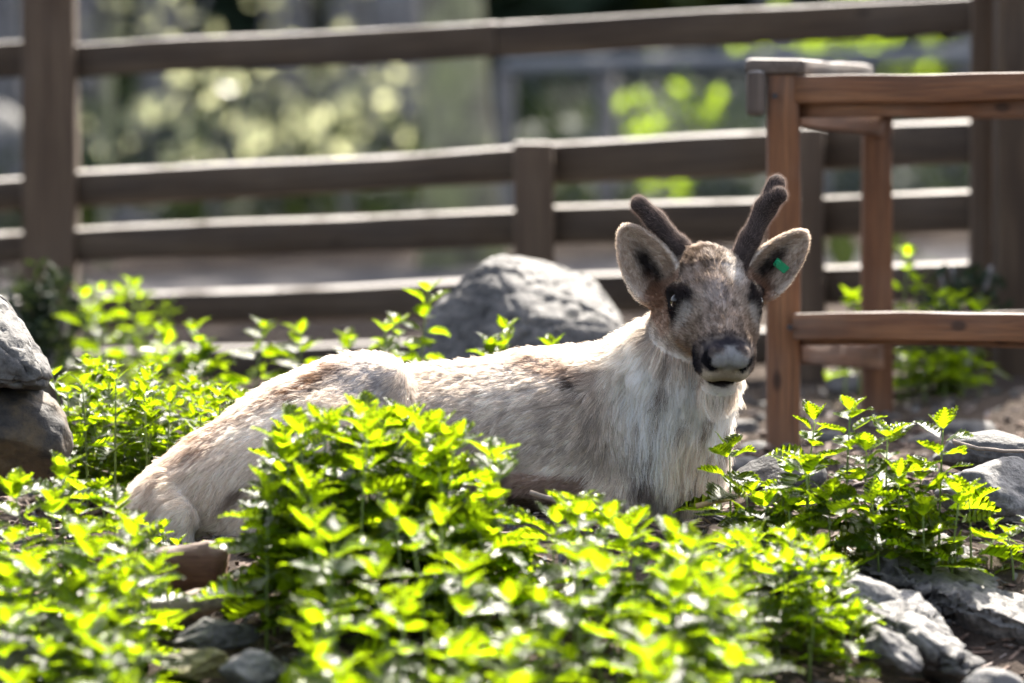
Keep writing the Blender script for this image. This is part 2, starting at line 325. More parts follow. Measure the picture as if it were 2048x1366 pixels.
def hull_rock(pts, mat, label, seed, rough=0.012, cuts=5):
    pts = np.array([P(*a) for a in pts]); c = pts.mean(0); bm = bmesh.new()
    for q in pts - c: bm.verts.new(q)
    r = bmesh.ops.convex_hull(bm, input=bm.verts[:]); bmesh.ops.delete(bm, geom=[g for g in r['geom_interior'] if isinstance(g, bmesh.types.BMVert)], context='VERTS')
    bmesh.ops.triangulate(bm, faces=bm.faces[:]); bmesh.ops.bevel(bm, geom=bm.edges[:], offset=0.012, segments=2, affect='EDGES'); bmesh.ops.triangulate(bm, faces=bm.faces[:])
    for _ in range(cuts):
        es = [e for e in bm.edges if e.calc_length() > 0.018]
        if not es: break
        bmesh.ops.subdivide_edges(bm, edges=es, cuts=1); bmesh.ops.triangulate(bm, faces=bm.faces[:])
    bm.normal_update(); co = np.array([v.co[:] for v in bm.verts]); no = np.array([v.normal[:] for v in bm.verts])
    crk = np.abs(fbm(co * 11 + seed * 2, 3) - 0.5); crk2 = np.abs(fbm(co * [9, 9, 26] + seed * 3, 3) - 0.5)
    co = co - no * (rough * 1.1 * np.exp(-(crk / 0.02) ** 2) + rough * 0.8 * np.exp(-(crk2 / 0.025) ** 2))[:, None]
    co = co + no * ((fbm(co * 9 + seed, 3) - 0.5) * rough * 2.6 + (fbm(co * 45 + seed, 3) - 0.5) * rough)[:, None]
    for v, q in zip(bm.verts, co): v.co = q
    me = bpy.data.meshes.new('rock'); bm.to_mesh(me); bm.free(); me.materials.append(mat); me.polygons.foreach_set('use_smooth', np.ones(len(me.polygons), bool))
    return tag(obj('rock', me, loc=c), label, 'rock')
hull_rock([(975, 512, 13.35), (1000, 505, 13.5), (1140, 535, 13.65), (1185, 550, 13.55), (1250, 655, 13.25), (1262, 720, 13.2), (1150, 668, 13.2), (1045, 640, 13.18), (880, 590, 13.3), (850, 640, 13.27), (825, 760, 13.2), (1050, 790, 13.1), (1250, 790, 13.15),
           (900, 620, 13.8), (1250, 640, 13.9), (1050, 560, 14.0), (850, 780, 13.7), (1250, 790, 13.9)], M_ROCKB, 'large grey boulder with a sunlit sloping top against the fence', 5, 0.008)
hull_rock([(-180, 480, 11.3), (-60, 530, 11.2), (-5, 588, 11.15), (30, 612, 11.15), (100, 742, 11.1), (104, 768, 11.1), (92, 770, 11.0), (-60, 772, 11.0), (-200, 770, 11.05), (-30, 660, 11.0), (-200, 600, 11.0), (-180, 520, 11.5), (20, 640, 11.4), (90, 760, 11.4), (-200, 780, 11.5)],
          M_ROCKL, 'speckled grey rock leaning on the mossy stone beside the nettles', 12, 0.010)
rock(P(-5, 885, 11.2), (0.15, 0.15, 0.125), (0, 3, 8), 21, M_ROCKM, 'brown mossy flat-topped stone under the speckled grey rock', flat=[((0, 0, 1), 0.88)], cuts=3)
rock(P(1985, 905, 11.75), (0.14, 0.12, 0.05), (0, 5, 10), 31, M_ROCKB, 'rounded pale-edged stone by the rack behind the nettles', cuts=6)
rock(P(2000, 985, 11.3), (0.14, 0.13, 0.075), (4, 10, 5), 33, M_ROCK, 'grey brown rock beside the tall-stemmed nettles and the rack', cuts=14, rough=0.16)
hull_rock([(1670, 1100, 11.0), (1780, 1062, 11.05), (1870, 1062, 11.05), (1960, 1110, 11.0), (2080, 1170, 10.95), (2200, 1230, 10.9), (2180, 1290, 10.6), (2050, 1250, 10.62), (1930, 1215, 10.62), (1800, 1150, 10.75), (1700, 1130, 10.85), (1750, 1250, 10.8), (2100, 1370, 10.7), (2200, 1300, 11.1), (1800, 1130, 11.3), (2050, 1200, 11.3)],
          M_ROCKL, 'long grey rock slab sloping down below the nettles', 42, 0.018)
hull_rock([(1680, 1175, 10.7), (1790, 1185, 10.65), (1850, 1192, 10.62), (1900, 1250, 10.5), (1985, 1330, 10.35), (1940, 1345, 10.2), (1830, 1265, 10.3), (1720, 1215, 10.45), (1700, 1300, 10.5), (1950, 1400, 10.4), (1800, 1220, 10.8)],
          M_ROCK, 'wedge of grey stone overlapping the long slab', 47, 0.017)
rock(P(1775, 1305, 10.25), (0.085, 0.07, 0.05), (0, 20, 0), 52, M_ROCKB, 'small pale crumbly stone among the wood litter', cuts=16, rough=0.2)
rock(P(1690, 1180, 10.6), (0.14, 0.09, 0.05), (4, 22, 8), 58, M_ROCK, 'low grey stone edging the small nettles', cuts=6)
rock(P(1985, 1375, 10.05), (0.06, 0.05, 0.035), (0, 0, 0), 61, M_ROCK, 'small rounded grey stone in the soil below the slab', cuts=6, sub=4)
rock(P(1560, 955, 11.55), (0.10, 0.07, 0.05), (0, 0, 20), 64, M_ROCKB, 'pale stone between the reindeer chest and the nettles', cuts=8, sub=4)
rock(P(430, 1272, 10.2), (0.085, 0.06, 0.035), (0, -8, 0), 71, M_ROCKB, 'flat grey stone lying below the dead branch', cuts=16, sub=5, rough=0.2)
rock(P(400, 1325, 10.05), (0.07, 0.06, 0.035), (0, 0, 0), 73, M_ROCKY, 'low stone covered in yellow moss in front of the flat grey stone', cuts=14, sub=5, rough=0.25)
rock(P(500, 1345, 9.9), (0.06, 0.05, 0.04), (0, 0, 0), 75, M_ROCK, 'dark grey stone beside the yellow mossy stone', cuts=16, sub=5, rough=0.2)
rock(P(-20, 1330, 9.7), (0.09, 0.08, 0.08), (0, 0, 0), 77, M_ROCK, 'dark stone half hidden by the nettles below the mossy stone', cuts=8, sub=4)
rock(P(270, 448, 19.0), (0.085, 0.07, 0.06), (0, 0, 0), 81, M_ROCKB, 'small white boulder on the path beyond the fence', cuts=8, sub=4)
rock(P(-10, 345, 26), (0.36, 0.3, 0.30), (0, 35, 0), 83, M_ROCK, 'bluish grey boulder beyond the fence beside the tall post', cuts=6, sub=4)
for i, (px, py, d, r) in enumerate(((1480, 838, 13.4, .045), (1515, 858, 12.9, .04), (1490, 885, 12.4, .05), (1540, 880, 12.2, .035), (1660, 850, 13.2, .04), (1930, 830, 13.3, .06), (1850, 845, 13.0, .04), (1700, 770, 14.3, .06))):
    p = P(px, py, d); rock((p[0], p[1], gz(p[0], p[1]) + r * 0.2), (r * 1.3, r, r * 0.6), (0, 0, i * 40), 90 + i, M_ROCKB, 'small pale stone scattered on the soil around the rack', cuts=6, sub=3, group='small stones around the rack', name='stone')
# ------------------------------------------------------------------ bark slab, branch, twigs
def tube(path, rad, sides=8, seed=0, wob=0.1):
    path = np.array(path, float); n = len(path); V = []; F = []; up = np.array([0.02, 0.1, 1.0])
    for i in range(n):
        t = path[min(i + 1, n - 1)] - path[max(i - 1, 0)]; t /= np.linalg.norm(t); a = np.cross(t, up)
        if np.linalg.norm(a) < 0.2: a = np.cross(t, [1, 0, 0])
        a /= np.linalg.norm(a); b = np.cross(t, a)
        for k in range(sides):
            th = 2 * math.pi * k / sides; r = rad[i] * (1 + wob * math.sin(3.1 * k + 1.7 * i + seed)); V.append(path[i] + (a * math.cos(th) + b * math.sin(th)) * r)
    for i in range(n - 1):
        for k in range(sides): k2 = (k + 1) % sides; F.append([i * sides + k, i * sides + k2, (i + 1) * sides + k2, (i + 1) * sides + k])
    F.append(list(range(sides))[::-1]); F.append([(n - 1) * sides + k for k in range(sides)]); return np.array(V), F
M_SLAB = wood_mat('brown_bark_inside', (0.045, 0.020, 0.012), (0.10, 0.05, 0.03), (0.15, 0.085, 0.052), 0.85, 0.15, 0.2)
LA, LB = P(170, 1165, 10.66), P(443, 1138, 10.66); tl = np.linspace(0, 1, 16)
lp = LA + (LB - LA) * tl[:, None] + np.stack([0 * tl, 0 * tl, 0.012 * np.sin(3 * tl)], 1)
V, F = tube(lp, 0.044 + 0.006 * np.sin(7 * tl) + 0.006 * tl, 22, 2, 0.05); V = V + (fbm(V * 22, 3)[:, None] - 0.5) * 0.03
V[-22:] += np.stack([(fbm(V[-22:] * 60, 2) - 0.4) * 0.05, np.zeros(22), np.zeros(22)], 1)
lo_ = LA.copy(); sb = obj('log', mesh_np('log', V - lo_, F, M_SLAB), loc=lo_); tag(sb, 'short thick brown log with a broken end beneath the reindeer tail', 'log')
def stick(name, pts, r0, r1, label, mat=M_BRANCH, sides=8, group=None):
    pts = np.array([P(*a) for a in pts]); n = 12; t = np.linspace(0, len(pts) - 1, n); path = np.stack([np.interp(t, range(len(pts)), pts[:, i]) for i in range(3)], 1)
    path += (fbm(path * 18, 2)[:, None] - 0.5) * 0.012; V, F = tube(path, np.linspace(r0, r1, n), sides, 3, 0.1)
    c = V.mean(0); return tag(obj(name, mesh_np(name, V - c, F, mat), loc=c), label, 'branch', group)
stick('branch', [(300, 1235, 10.55), (420, 1200, 10.5), (520, 1180, 10.5), (610, 1140, 10.55)], 0.032, 0.008, 'dead branch lying below the short log, thick end in the nettles')
stick('twig', [(438, 1168, 10.5), (460, 1145, 10.48), (480, 1172, 10.45), (500, 1180, 10.45)], 0.004, 0.002, 'thin curly twig sticking up from the dead branch', sides=5)
stick('twig', [(535, 1160, 10.6), (515, 1100, 10.6), (490, 1065, 10.6), (497, 1047, 10.6)], 0.0025, 0.0012, 'thin pale hooked twig beside the reindeer thigh', sides=5)
stick('twig', [(1290, 1040, 10.95), (1180, 1030, 10.95), (1060, 985, 11.0)], 0.008, 0.005, 'thin dead stick lying under the reindeer chest', sides=6)
stick('twig', [(1390, 1015, 11.0), (1440, 1003, 11.0), (1490, 990, 11.1)], 0.006, 0.003, 'short straw-coloured stick in front of the reindeer chest', plain('straw', (0.33, 0.22, 0.11), 0.8), 6)
stick('twig', [(1910, 880, 11.2), (1960, 900, 11.15), (2060, 905, 11.2)], 0.005, 0.003, 'thin brown stick resting on the grey brown rock', sides=5)
# ------------------------------------------------------------------ wood litter on the soil
def litter(name, n, xr, yr, mat, lo, hi, seed, label, flat=0.3):
    rg = np.random.default_rng(seed); x = rg.uniform(*xr, n); y = rg.uniform(*yr, n); z = ground_z(x, y) + 0.003
    base = np.array([[-1, -1, -1], [1, -1, -1], [1, 1, -1], [-1, 1, -1], [-1, -1, 1], [1, -1, 1], [1, 1, 1], [-1, 1, 1]], float) * 0.5
    fc = np.array([[0, 3, 2, 1], [4, 5, 6, 7], [0, 1, 5, 4], [1, 2, 6, 5], [2, 3, 7, 6], [3, 0, 4, 7]])
    s = np.stack([rg.uniform(lo, hi, n), rg.uniform(lo, hi, n) * 0.35, rg.uniform(lo, hi, n) * 0.35 * flat], 1)
    v = base[None] * s[:, None] * (1 + 0.5 * (rg.random((n, 8, 1)) - 0.5)); a = rg.uniform(0, 6.28, n); b = rg.normal(0, 0.35, n)
    ca, sa, cb, sb_ = np.cos(a)[:, None], np.sin(a)[:, None], np.cos(b)[:, None], np.sin(b)[:, None]
    X, Y, Z = v[..., 0], v[..., 1], v[..., 2]; X, Z = X * cb - Z * sb_, X * sb_ + Z * cb; X, Y = X * ca - Y * sa, X * sa + Y * ca
    V = np.stack([X + x[:, None], Y + y[:, None], Z + z[:, None]], -1).reshape(-1, 3)
    Fq = (fc[None] + 8 * np.arange(n)[:, None, None]).reshape(-1, 4)
    return tag(obj(name, mesh_np(name, V, Fq, mat, False)), label, 'litter', kind='stuff')
litter('wood_chips', 5200, (-1.3, 1.3), (9.0, 13.4), plain('wood_chip', (0.14, 0.092, 0.068), 0.85, 0.5, 9), 0.012, 0.05, 5, 'reddish brown wood chips and bark bits strewn over the soil')
litter('pale_chips', 1500, (-1.3, 1.3), (9.0, 15.0), plain('pale_chip', (0.24, 0.20, 0.18), 0.85, 0.3, 9), 0.01, 0.04, 6, 'pale dry chips and straw bits strewn over the soil')
litter('pebbles', 1500, (-1.3, 1.3), (9.0, 14.5), M_ROCK, 0.008, 0.028, 8, 'small grey pebbles strewn over the soil', 1.6)
# ------------------------------------------------------------------ reindeer: one continuous skin from a smooth distance field
DD = 11.40                                       # how far off the animal lies; there one photo pixel is one millimetre
def Q(px, py, dz=0): return P(px, py, DD + dz / 1000.0)
def smin(a, b, k):
    h = np.clip(0.5 + 0.5 * (b - a) / k, 0, 1); return b + (a - b) * h - k * h * (1 - h)
def smax(a, b, k): return -smin(-a, -b, k)
def seg(p, a, b, r1, r2):
    a = np.asarray(a, np.float32); ba = np.asarray(b, np.float32) - a; pa = p - a
    t = np.clip(pa @ ba / (ba @ ba), 0, 1); return np.linalg.norm(pa - t[:, None] * ba, axis=1) - (r1 + (r2 - r1) * t)
def ell(p, c, ax, r):
    q = (p - np.asarray(c, np.float32)) @ np.asarray(ax, np.float32).T; r = np.asarray(r, np.float32)
    k0 = np.linalg.norm(q / r, axis=1); k1 = np.linalg.norm(q / (r * r), axis=1) + 1e-6
    return k0 * (k0 - 1) / k1
I3 = np.eye(3)
def tilt(deg, yaw=0):                            # axes turned in the picture plane (counter-clockwise) and about the vertical
    c, s = math.cos(R(deg)), math.sin(R(deg)); y = R(yaw)
    A = np.array([[c, 0, s], [0, 1, 0], [-s, 0, c]]); B = np.array([[math.cos(y), math.sin(y), 0], [-math.sin(y), math.cos(y), 0], [0, 0, 1]])
    return A @ B
# head frame: hr to the animal's left (picture right), hm along the muzzle, hu out of the forehead
def cam2w(v): return CX * v[0] + CU * v[1] - CF * v[2]
hm = np.array([0.124, -0.61, 0.78]); hm /= np.linalg.norm(hm); hr = np.array([0.985, -0.02, -0.17]); hr -= hm * (hr @ hm); hr /= np.linalg.norm(hr); hu = np.cross(hm, hr)
HM, HR, HU = cam2w(hm), cam2w(hr), cam2w(hu); HAX = np.array([HR, HM, HU]); HO = Q(1431, 603, -210)
def H(x, y, z): return HO + (HR * x + HM * y + HU * z) / 1000.0
def hel(p, c, r, rot=None):
    return ell(p, H(*c), HAX if rot is None else rot @ HAX, np.array(r) / 1000.0)
def hseg(p, a, b, r1, r2): return seg(p, H(*a), H(*b), r1 / 1000.0, r2 / 1000.0)
def ear_axes(dx, dy, face):                      # long axis in the picture, cup opening towards 'face'
    a = cam2w(np.array([dx, dy, -0.15])); a /= np.linalg.norm(a); f = cam2w(np.array(face)); f -= a * (f @ a); f /= np.linalg.norm(f)
    return np.array([a, np.cross(f, a), f])
EARS = [(Q(1294, 528, -115), ear_axes(-0.52, 0.85, (-0.15, 0.0, 1.0)), (0.092, 0.054, 0.034)),
        (Q(1553, 527, -105), ear_axes(0.66, 0.70, (0.25, 0.0, 1.0)), (0.090, 0.046, 0.032))]
def f_body(p):
    mm = 0.001; k = 0.05
    # trunk
    d = ell(p, Q(960, 868, 60), tilt(2, 4), (0.26, 0.175, 0.135))
    d = smin(d, ell(p, Q(1120, 862, 40), tilt(0), (0.19, 0.17, 0.150)), 0.06)
    d = smin(d, seg(p, Q(830, 800, 60), Q(1040, 800, 60), 0.062, 0.066), 0.05)            # back line
    d = smin(d, ell(p, Q(1105, 770, 40), tilt(-6), (0.115, 0.06, 0.058)), 0.05)            # withers
    d = smin(d, ell(p, Q(1165, 865, -60), tilt(60), (0.15, 0.085, 0.10)), 0.05)            # near shoulder
    d = smin(d, ell(p, Q(1240, 900, 20), tilt(70), (0.14, 0.14, 0.115)), 0.05)             # chest
    d = smin(d, seg(p, Q(1330, 915, -40), Q(1365, 740, -95), 0.112, 0.094), 0.06)          # neck, low
    d = smin(d, seg(p, Q(1365, 740, -95), Q(1392, 630, -125), 0.094, 0.066), 0.05)         # neck, high
    d = smin(d, seg(p, Q(1180, 815, 30), Q(1330, 700, -60), 0.085, 0.055), 0.07)           # crest
    d = smin(d, ell(p, Q(1325, 960, -40), tilt(80), (0.062, 0.09, 0.085)), 0.04)           # brisket
    # hindquarters
    h = ell(p, Q(725, 806, 10), tilt(12), (0.115, 0.12, 0.095))
    h = smin(h, ell(p, Q(622, 868, -10), tilt(30), (0.16, 0.15, 0.125)), 0.05)
    h = smin(h, ell(p, Q(500, 935, -30), tilt(40), (0.17, 0.14, 0.112)), 0.05)
    h = smin(h, ell(p, Q(400, 982, -30), tilt(42), (0.12, 0.12, 0.088)), 0.05)
    h = smin(h, ell(p, Q(318, 1010, -35), tilt(42), (0.085, 0.085, 0.058)), 0.04)
    h = smin(h, ell(p, Q(545, 972, -130), tilt(28), (0.17, 0.085, 0.105)), 0.05)           # near thigh
    h = smin(h, ell(p, Q(700, 905, -120), tilt(-35), (0.13, 0.075, 0.09)), 0.05)           # stifle
    h = smin(h, ell(p, Q(560, 990, 110), tilt(25), (0.19, 0.08, 0.10)), 0.05)
    h = smin(h, seg(p, Q(770, 765, -40), Q(812, 845, -75), 0.035, 0.022), 0.03)            # hip fold
    h = smin(h, seg(p, Q(720, 960, -165), Q(500, 1052, -175), 0.045, 0.034), 0.04)
    h = smin(h, seg(p, Q(500, 1055, -180), Q(800, 1062, -205), 0.028, 0.022), 0.02)        # cannon
    d = smin(d, h, 0.012)
    d = smin(d, seg(p, Q(328, 965, -110), Q(362, 1030, -180), 0.022, 0.024), 0.02)          # tail
    d = smin(d, seg(p, Q(362, 1030, -180), Q(370, 1082, -185), 0.024, 0.011), 0.015)
    # forelegs folded beneath
    for s in (-95, 150):
        d = smin(d, seg(p, Q(1105, 965, s), Q(1275, 992, s - 20), 0.040, 0.030), 0.035)
        d = smin(d, seg(p, Q(1275, 1000, s - 20), Q(1040, 968, s - 40), 0.026, 0.019), 0.015)
    return d
def f_head(p):
    d = hel(p, (0, -72, -8), (64, 84, 62))
    d = smin(d, hel(p, (0, -12, 0), (80, 62, 46)), 0.025)
    d = smin(d, hel(p, (0, -66, 26), (54, 48, 26)), 0.03)                                  # crown between the antlers
    for s in (-1, 1):
        d = smin(d, hel(p, (s * 70, -2, 8), (30, 36, 28)), 0.02)                           # brow and orbit
        d = smin(d, hel(p, (s * 50, 24, -42), (36, 64, 40)), 0.03)                         # cheek
    d = smin(d, hseg(p, (0, 0, -14), (0, 120, -22), 64, 55), 0.03)
    d = smin(d, hel(p, (0, 140, -28), (57, 42, 46)), 0.02)                                 # muzzle
    for s in (-1, 1): d = smin(d, hel(p, (s * 21, 172, -4), (27, 24, 25)), 0.010)          # nose pad
    for s in (-1, 1): d = smin(d, hel(p, (s * 28, 152, -47), (22, 26, 24)), 0.02)         # lips
    d = smin(d, hseg(p, (0, -40, -82), (0, 116, -92), 44, 32), 0.03)                       # lower jaw
    d = smin(d, hel(p, (0, 140, -103), (36, 27, 22)), 0.012)                                # chin
    for s in (-1, 1):
        e = hseg(p, (s * 47, 168, 2), (s * 41, 182, -20), 6, 8)
        e = np.minimum(e, hseg(p, (s * 41, 182, -20), (s * 24, 186, -31), 8, 5.5)); d = smax(d, -e, 0.008)
        d = smax(d, -hel(p, (s * 92, 8, 8), (15, 19, 16)), 0.010)                          # eye socket
    m_ = hel(p, (0, 176, -79), (33, 28, 9)); d = smax(d, -m_, 0.006)                        # open mouth
    return d
def f_ears(p):
    d = None
    for c, ax, r in EARS:
        r = np.array(r); l = (p - np.asarray(c, np.float32)) @ np.asarray(ax, np.float32).T; tp = 1 + 0.32 * np.clip(l[:, 0] / r[0], -1, 1.2); l[:, 1] *= tp; l[:, 2] *= 0.5 + 0.5 * tp
        o = ell(l, (0, 0, 0), I3, r); i = ell(l, (0.003, 0, 0.016), I3, r * [0.90, 0.85, 0.82]); e = smax(o, -i, 0.005)
        e = smin(e, seg(p, c - ax[0] * 0.075 - ax[2] * 0.012, c - ax[0] * 0.12 - ax[2] * 0.03, 0.030, 0.034), 0.02)
        d = e if d is None else np.minimum(d, e)
    return d
def f_deer(p):
    p = np.asarray(p, np.float32); out = f_body(p)
    near = (p[:, 0] > 0.12) & (p[:, 2] > 0.1); q = p[near]
    if len(q): out[near] = smin(out[near], smin(f_head(q), f_ears(q), 0.012), 0.022)
    return out
def surface_nets(f, lo, hi, h):
    n = np.ceil((np.array(hi) - lo) / h).astype(int) + 1
    ax = [lo[i] + h * np.arange(n[i]) for i in range(3)]
    G = np.stack(np.meshgrid(*ax, indexing='ij'), -1).reshape(-1, 3).astype(np.float32)
    F = np.concatenate([f(c) for c in np.array_split(G, max(1, len(G) // 400000))]).reshape(n)
    S = F < 0; m = n - 1; cnt = np.zeros(m, np.int32); acc = np.zeros((*m, 3), np.float32)
    def sl(a, o): return a[tuple(slice(o[i], o[i] + m[i]) for i in range(3))]
    cor = [(i, j, k) for i in (0, 1) for j in (0, 1) for k in (0, 1)]
    for a in cor:
        for e in range(3):
            if a[e]: continue
            b = list(a); b[e] = 1; A, B = sl(F, a), sl(F, b); c = sl(S, a) != sl(S, b)
            t = np.where(c, A / np.where(A == B, 1, A - B), 0)
            cnt += c
            for i in range(3): acc[..., i] += np.where(c, a[i] + (t if i == e else 0), 0)
    act = cnt > 0; idx = -np.ones(m, np.int64); idx[act] = np.arange(act.sum())
    V = np.argwhere(act) + acc[act] / cnt[act][:, None]; V = np.array(lo) + V * h
    quads = []
    for e in range(3):
        u, v = (e + 1) % 3, (e + 2) % 3
        A = S.take(range(n[e] - 1), axis=e); B = S.take(range(1, n[e]), axis=e)
        ch = np.argwhere(A != B)
        ch = ch[(ch[:, u] > 0) & (ch[:, v] > 0) & (ch[:, u] < m[u]) & (ch[:, v] < m[v])]
        flip = A[tuple(ch.T)]
        def c(du, dv):
            q = ch.copy(); q[:, u] -= du; q[:, v] -= dv; return idx[tuple(q.T)]
        q = np.stack([c(1, 1), c(0, 1), c(0, 0), c(1, 0)], 1); q[~flip] = q[~flip][:, ::-1]; quads.append(q)
    return V, np.concatenate(quads)
def grad(f, p, e=0.002):
    g = np.stack([f(p + np.eye(3, dtype=np.float32)[i] * e) - f(p - np.eye(3, dtype=np.float32)[i] * e) for i in range(3)], 1) / (2 * e)
    return g
def skin(f, lo, hi, h, it=2):
    V, Fq = surface_nets(f, lo, hi, h)
    for _ in range(it):
        g = grad(f, V); V = V - np.clip(f(V), -h, h)[:, None] * g / np.maximum((g * g).sum(1), 0.2)[:, None]
    g = grad(f, V); return V, Fq, g / np.linalg.norm(g, axis=1)[:, None]
# ---- coat pattern, laid on by place on the animal
def blob(px, py, cx, cy, rx, ry, ang=0, soft=0.5):
    a = R(ang); dx, dy = px - cx, py - cy; u = dx * math.cos(a) - dy * math.sin(a); v = dx * math.sin(a) + dy * math.cos(a)
    return 1 - sstep(1 - soft, 1 + soft, np.sqrt((u / rx) ** 2 + (v / ry) ** 2))
def mixn(c, m, col): return c + (np.array(col) - c) * np.clip(m, 0, 1)[:, None]
def coat(p, n, raw=False):
    px, py, d = proj(p); hl = (p - HO) @ HAX.T * 1000.0; hx, hy, hz = hl.T; ahx = np.abs(hx)
    nz = fbm(p * 30, 4); nf = fbm(p * 110, 3); nb = fbm(p * 9 + 3, 4)
    c = np.tile(np.array([0.61, 0.535, 0.46]), (len(p), 1))
    c = mixn(c, 0.8 * sstep(0.42, 0.62, nb), (0.71, 0.64, 0.57))
    # barrel: grey-brown ticking
    tick = blob(px, py, 985, 830, 200, 120, 4, 0.45) * 0.75 + blob(px, py, 1180, 850, 70, 130, -15, 0.5) * 0.55
    c = mixn(c, tick * sstep(0.44, 0.60, nf * 0.85 + nz * 0.15) * 0.7, (0.17, 0.14, 0.12))
    c = mixn(c, tick * 0.18, (0.36, 0.325, 0.30))
    c = mixn(c, blob(px, py, 1105, 735, 75, 20, -14) * (0.2 + 0.8 * nz), (0.24, 0.15, 0.10))
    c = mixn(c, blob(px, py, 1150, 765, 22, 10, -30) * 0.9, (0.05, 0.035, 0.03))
    # hip, croup stripe and patches
    wav = 14 * (nz - 0.5) * 4
    c = mixn(c, blob(px, py + wav, 600, 778, 125, 17, 27, 0.6) * (0.35 + 0.8 * (nf > 0.47)) * 0.95, (0.20, 0.125, 0.08))
    c = mixn(c, blob(px, py + wav, 655, 752, 36, 13, 22, 0.4) * 0.9, (0.16, 0.10, 0.065))
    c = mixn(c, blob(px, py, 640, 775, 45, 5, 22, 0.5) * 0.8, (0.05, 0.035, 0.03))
    c = mixn(c, blob(px, py + wav, 400, 880, 95, 22, 42, 0.6) * (0.25 + 0.8 * (nf > 0.48)) * 0.8, (0.26, 0.16, 0.105))
    c = mixn(c, blob(px, py, 740, 760, 70, 40, 0, 0.6) * (0.35 + 0.5 * (nf > 0.5)), (0.33, 0.31, 0.31))
    c = mixn(c, blob(px, py, 580, 890, 130, 55, 25, 0.6) * 0.2, (0.42, 0.36, 0.31))
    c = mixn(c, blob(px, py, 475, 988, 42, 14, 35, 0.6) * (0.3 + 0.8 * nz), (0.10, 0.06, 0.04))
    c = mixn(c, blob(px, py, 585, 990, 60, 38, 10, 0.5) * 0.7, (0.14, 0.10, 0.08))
    # neck and chest
    neck = blob(px, py, 1350, 830, 120, 170, 0, 0.4)
    c = mixn(c, neck * 0.85, (0.80, 0.75, 0.69)); c = mixn(c, blob(px, py, 1385, 920, 60, 80, 0, 0.6) * 0.55, (0.60, 0.46, 0.34))
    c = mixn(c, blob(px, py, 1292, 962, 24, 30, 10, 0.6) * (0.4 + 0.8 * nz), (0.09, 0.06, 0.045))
    st = fbm(np.stack([px / 11.0 + py / 60.0, py / 75.0, d * 8], 1), 3)
    c = mixn(c, (neck + tick * 0.3) * sstep(0.58, 0.68, st) * 0.85, (0.14, 0.11, 0.09))
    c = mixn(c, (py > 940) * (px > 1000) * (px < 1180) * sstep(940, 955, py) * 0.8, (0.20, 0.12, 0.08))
    # head, in its own frame
    head = (hy > -135) & (px > 1290) & (py < 812) & (hz > -125)
    hm_ = sstep(-150, -120, hy) * head * (1 - sstep(0, 1, (py - 812) / 20)) * sstep(-124, -84, hz)
    f = np.tile(np.array([0.165, 0.124, 0.098]), (len(p), 1))
    f = mixn(f, sstep(0.42, 0.6, nf) * 0.45, (0.36, 0.29, 0.24))
    f = mixn(f, (1 - sstep(-12, 25, hz)) * sstep(-25, -75, hz) * 0 + sstep(-45, -85, hz) * 0.8, (0.42, 0.33, 0.25))  # below the cheek
    sk = fbm(np.stack([hx / 6.0, hy / 20.0, hz / 20.0], 1), 3); f = f * (0.62 + 0.85 * sstep(0.3, 0.7, sk))[:, None]; cr = sstep(0.38, 0.62, sk * 0.5 + nz * 0.5)
    f = mixn(f, blob(hx, hy, 24, -80, 34, 46, 0, 0.7) * (hz > 0) * (0.25 + 0.75 * cr), (0.58, 0.53, 0.48))                      # pale crown
    f = mixn(f, blob(hx, hy, -26, -76, 34, 40, 0, 0.7) * (hz > 0) * (1 - cr) * 0.9, (0.12, 0.085, 0.06))
    f = mixn(f, blob(hx, hy, 38, -30, 22, 34) * (hz > 0) * 0.7, (0.50, 0.47, 0.44))
    f = mixn(f, blob(hx, hy, -6, 30, 24, 34) * (hz > 0) * 0.5, (0.42, 0.36, 0.33))
    f = mixn(f, blob(hx, hy, 8, 40, 7, 20) * (hz > 0) * 0.75, (0.06, 0.05, 0.055))
    f = mixn(f, blob(ahx, hy, 50, 38, 22, 30) * sstep(-45, -10, hz) * 0.35, (0.50, 0.42, 0.35))
    f = mixn(f, sstep(30, 56, ahx) * sstep(20, 50, hy) * (1 - sstep(105, 130, hy)) * 0.45, (0.28, 0.20, 0.14))
    eye = np.sqrt(((ahx - 84) / 36) ** 2 + ((hy - 16) / 46) ** 2 + ((hz - 8) / 42) ** 2)
    f = mixn(f, 1 - sstep(0.85, 1.30, eye + (nf - 0.5) * 0.6), (0.018, 0.014, 0.014))
    f = mixn(f, blob(ahx, hy, 70, 48, 14, 14) * 0.6, (0.52, 0.46, 0.40))
    f = mixn(f, blob(hx, hz, -62, -78, 26, 30) * sstep(20, 60, hy) * 0.75, (0.36, 0.23, 0.13))
    # dark band round the nose
    r1 = np.sqrt(((hx + 3) / 61) ** 2 + ((hy - 160) / 40) ** 2 + ((hz - 1) / 38) ** 2)
    f = mixn(f, (1 - sstep(0.62, 1.10, r1 + (nf - 0.5) * 0.5)), (0.026, 0.023, 0.028))
    f = mixn(f, blob(hx, hz, -60, -40, 17, 34, 0, 0.7) * sstep(100, 125, hy), (0.022, 0.020, 0.024))
    f = mixn(f, sstep(118, 140, hy) * sstep(-30, -42, hz) * (ahx < 46), (0.50, 0.41, 0.31))
    f = mixn(f, sstep(-76, -90, hz) * sstep(60, 110, hy), (0.52, 0.42, 0.33))
    f = mixn(f, (1 - sstep(0.5, 1.0, np.abs(hx) / 30)) * sstep(-12, -26, hz) * (hy > 150), (0.36, 0.31, 0.26))
    pad = np.sqrt((hx / 47) ** 2 + ((hz + 5) / 27) ** 2) + 3 * (hy < 150)
    f = mixn(f, (1 - sstep(0.78, 1.0, pad + (nf - 0.5) * 0.35)) * (0.55 + 0.6 * nf) * sstep(-34, -12, hz), (0.30, 0.29, 0.285))
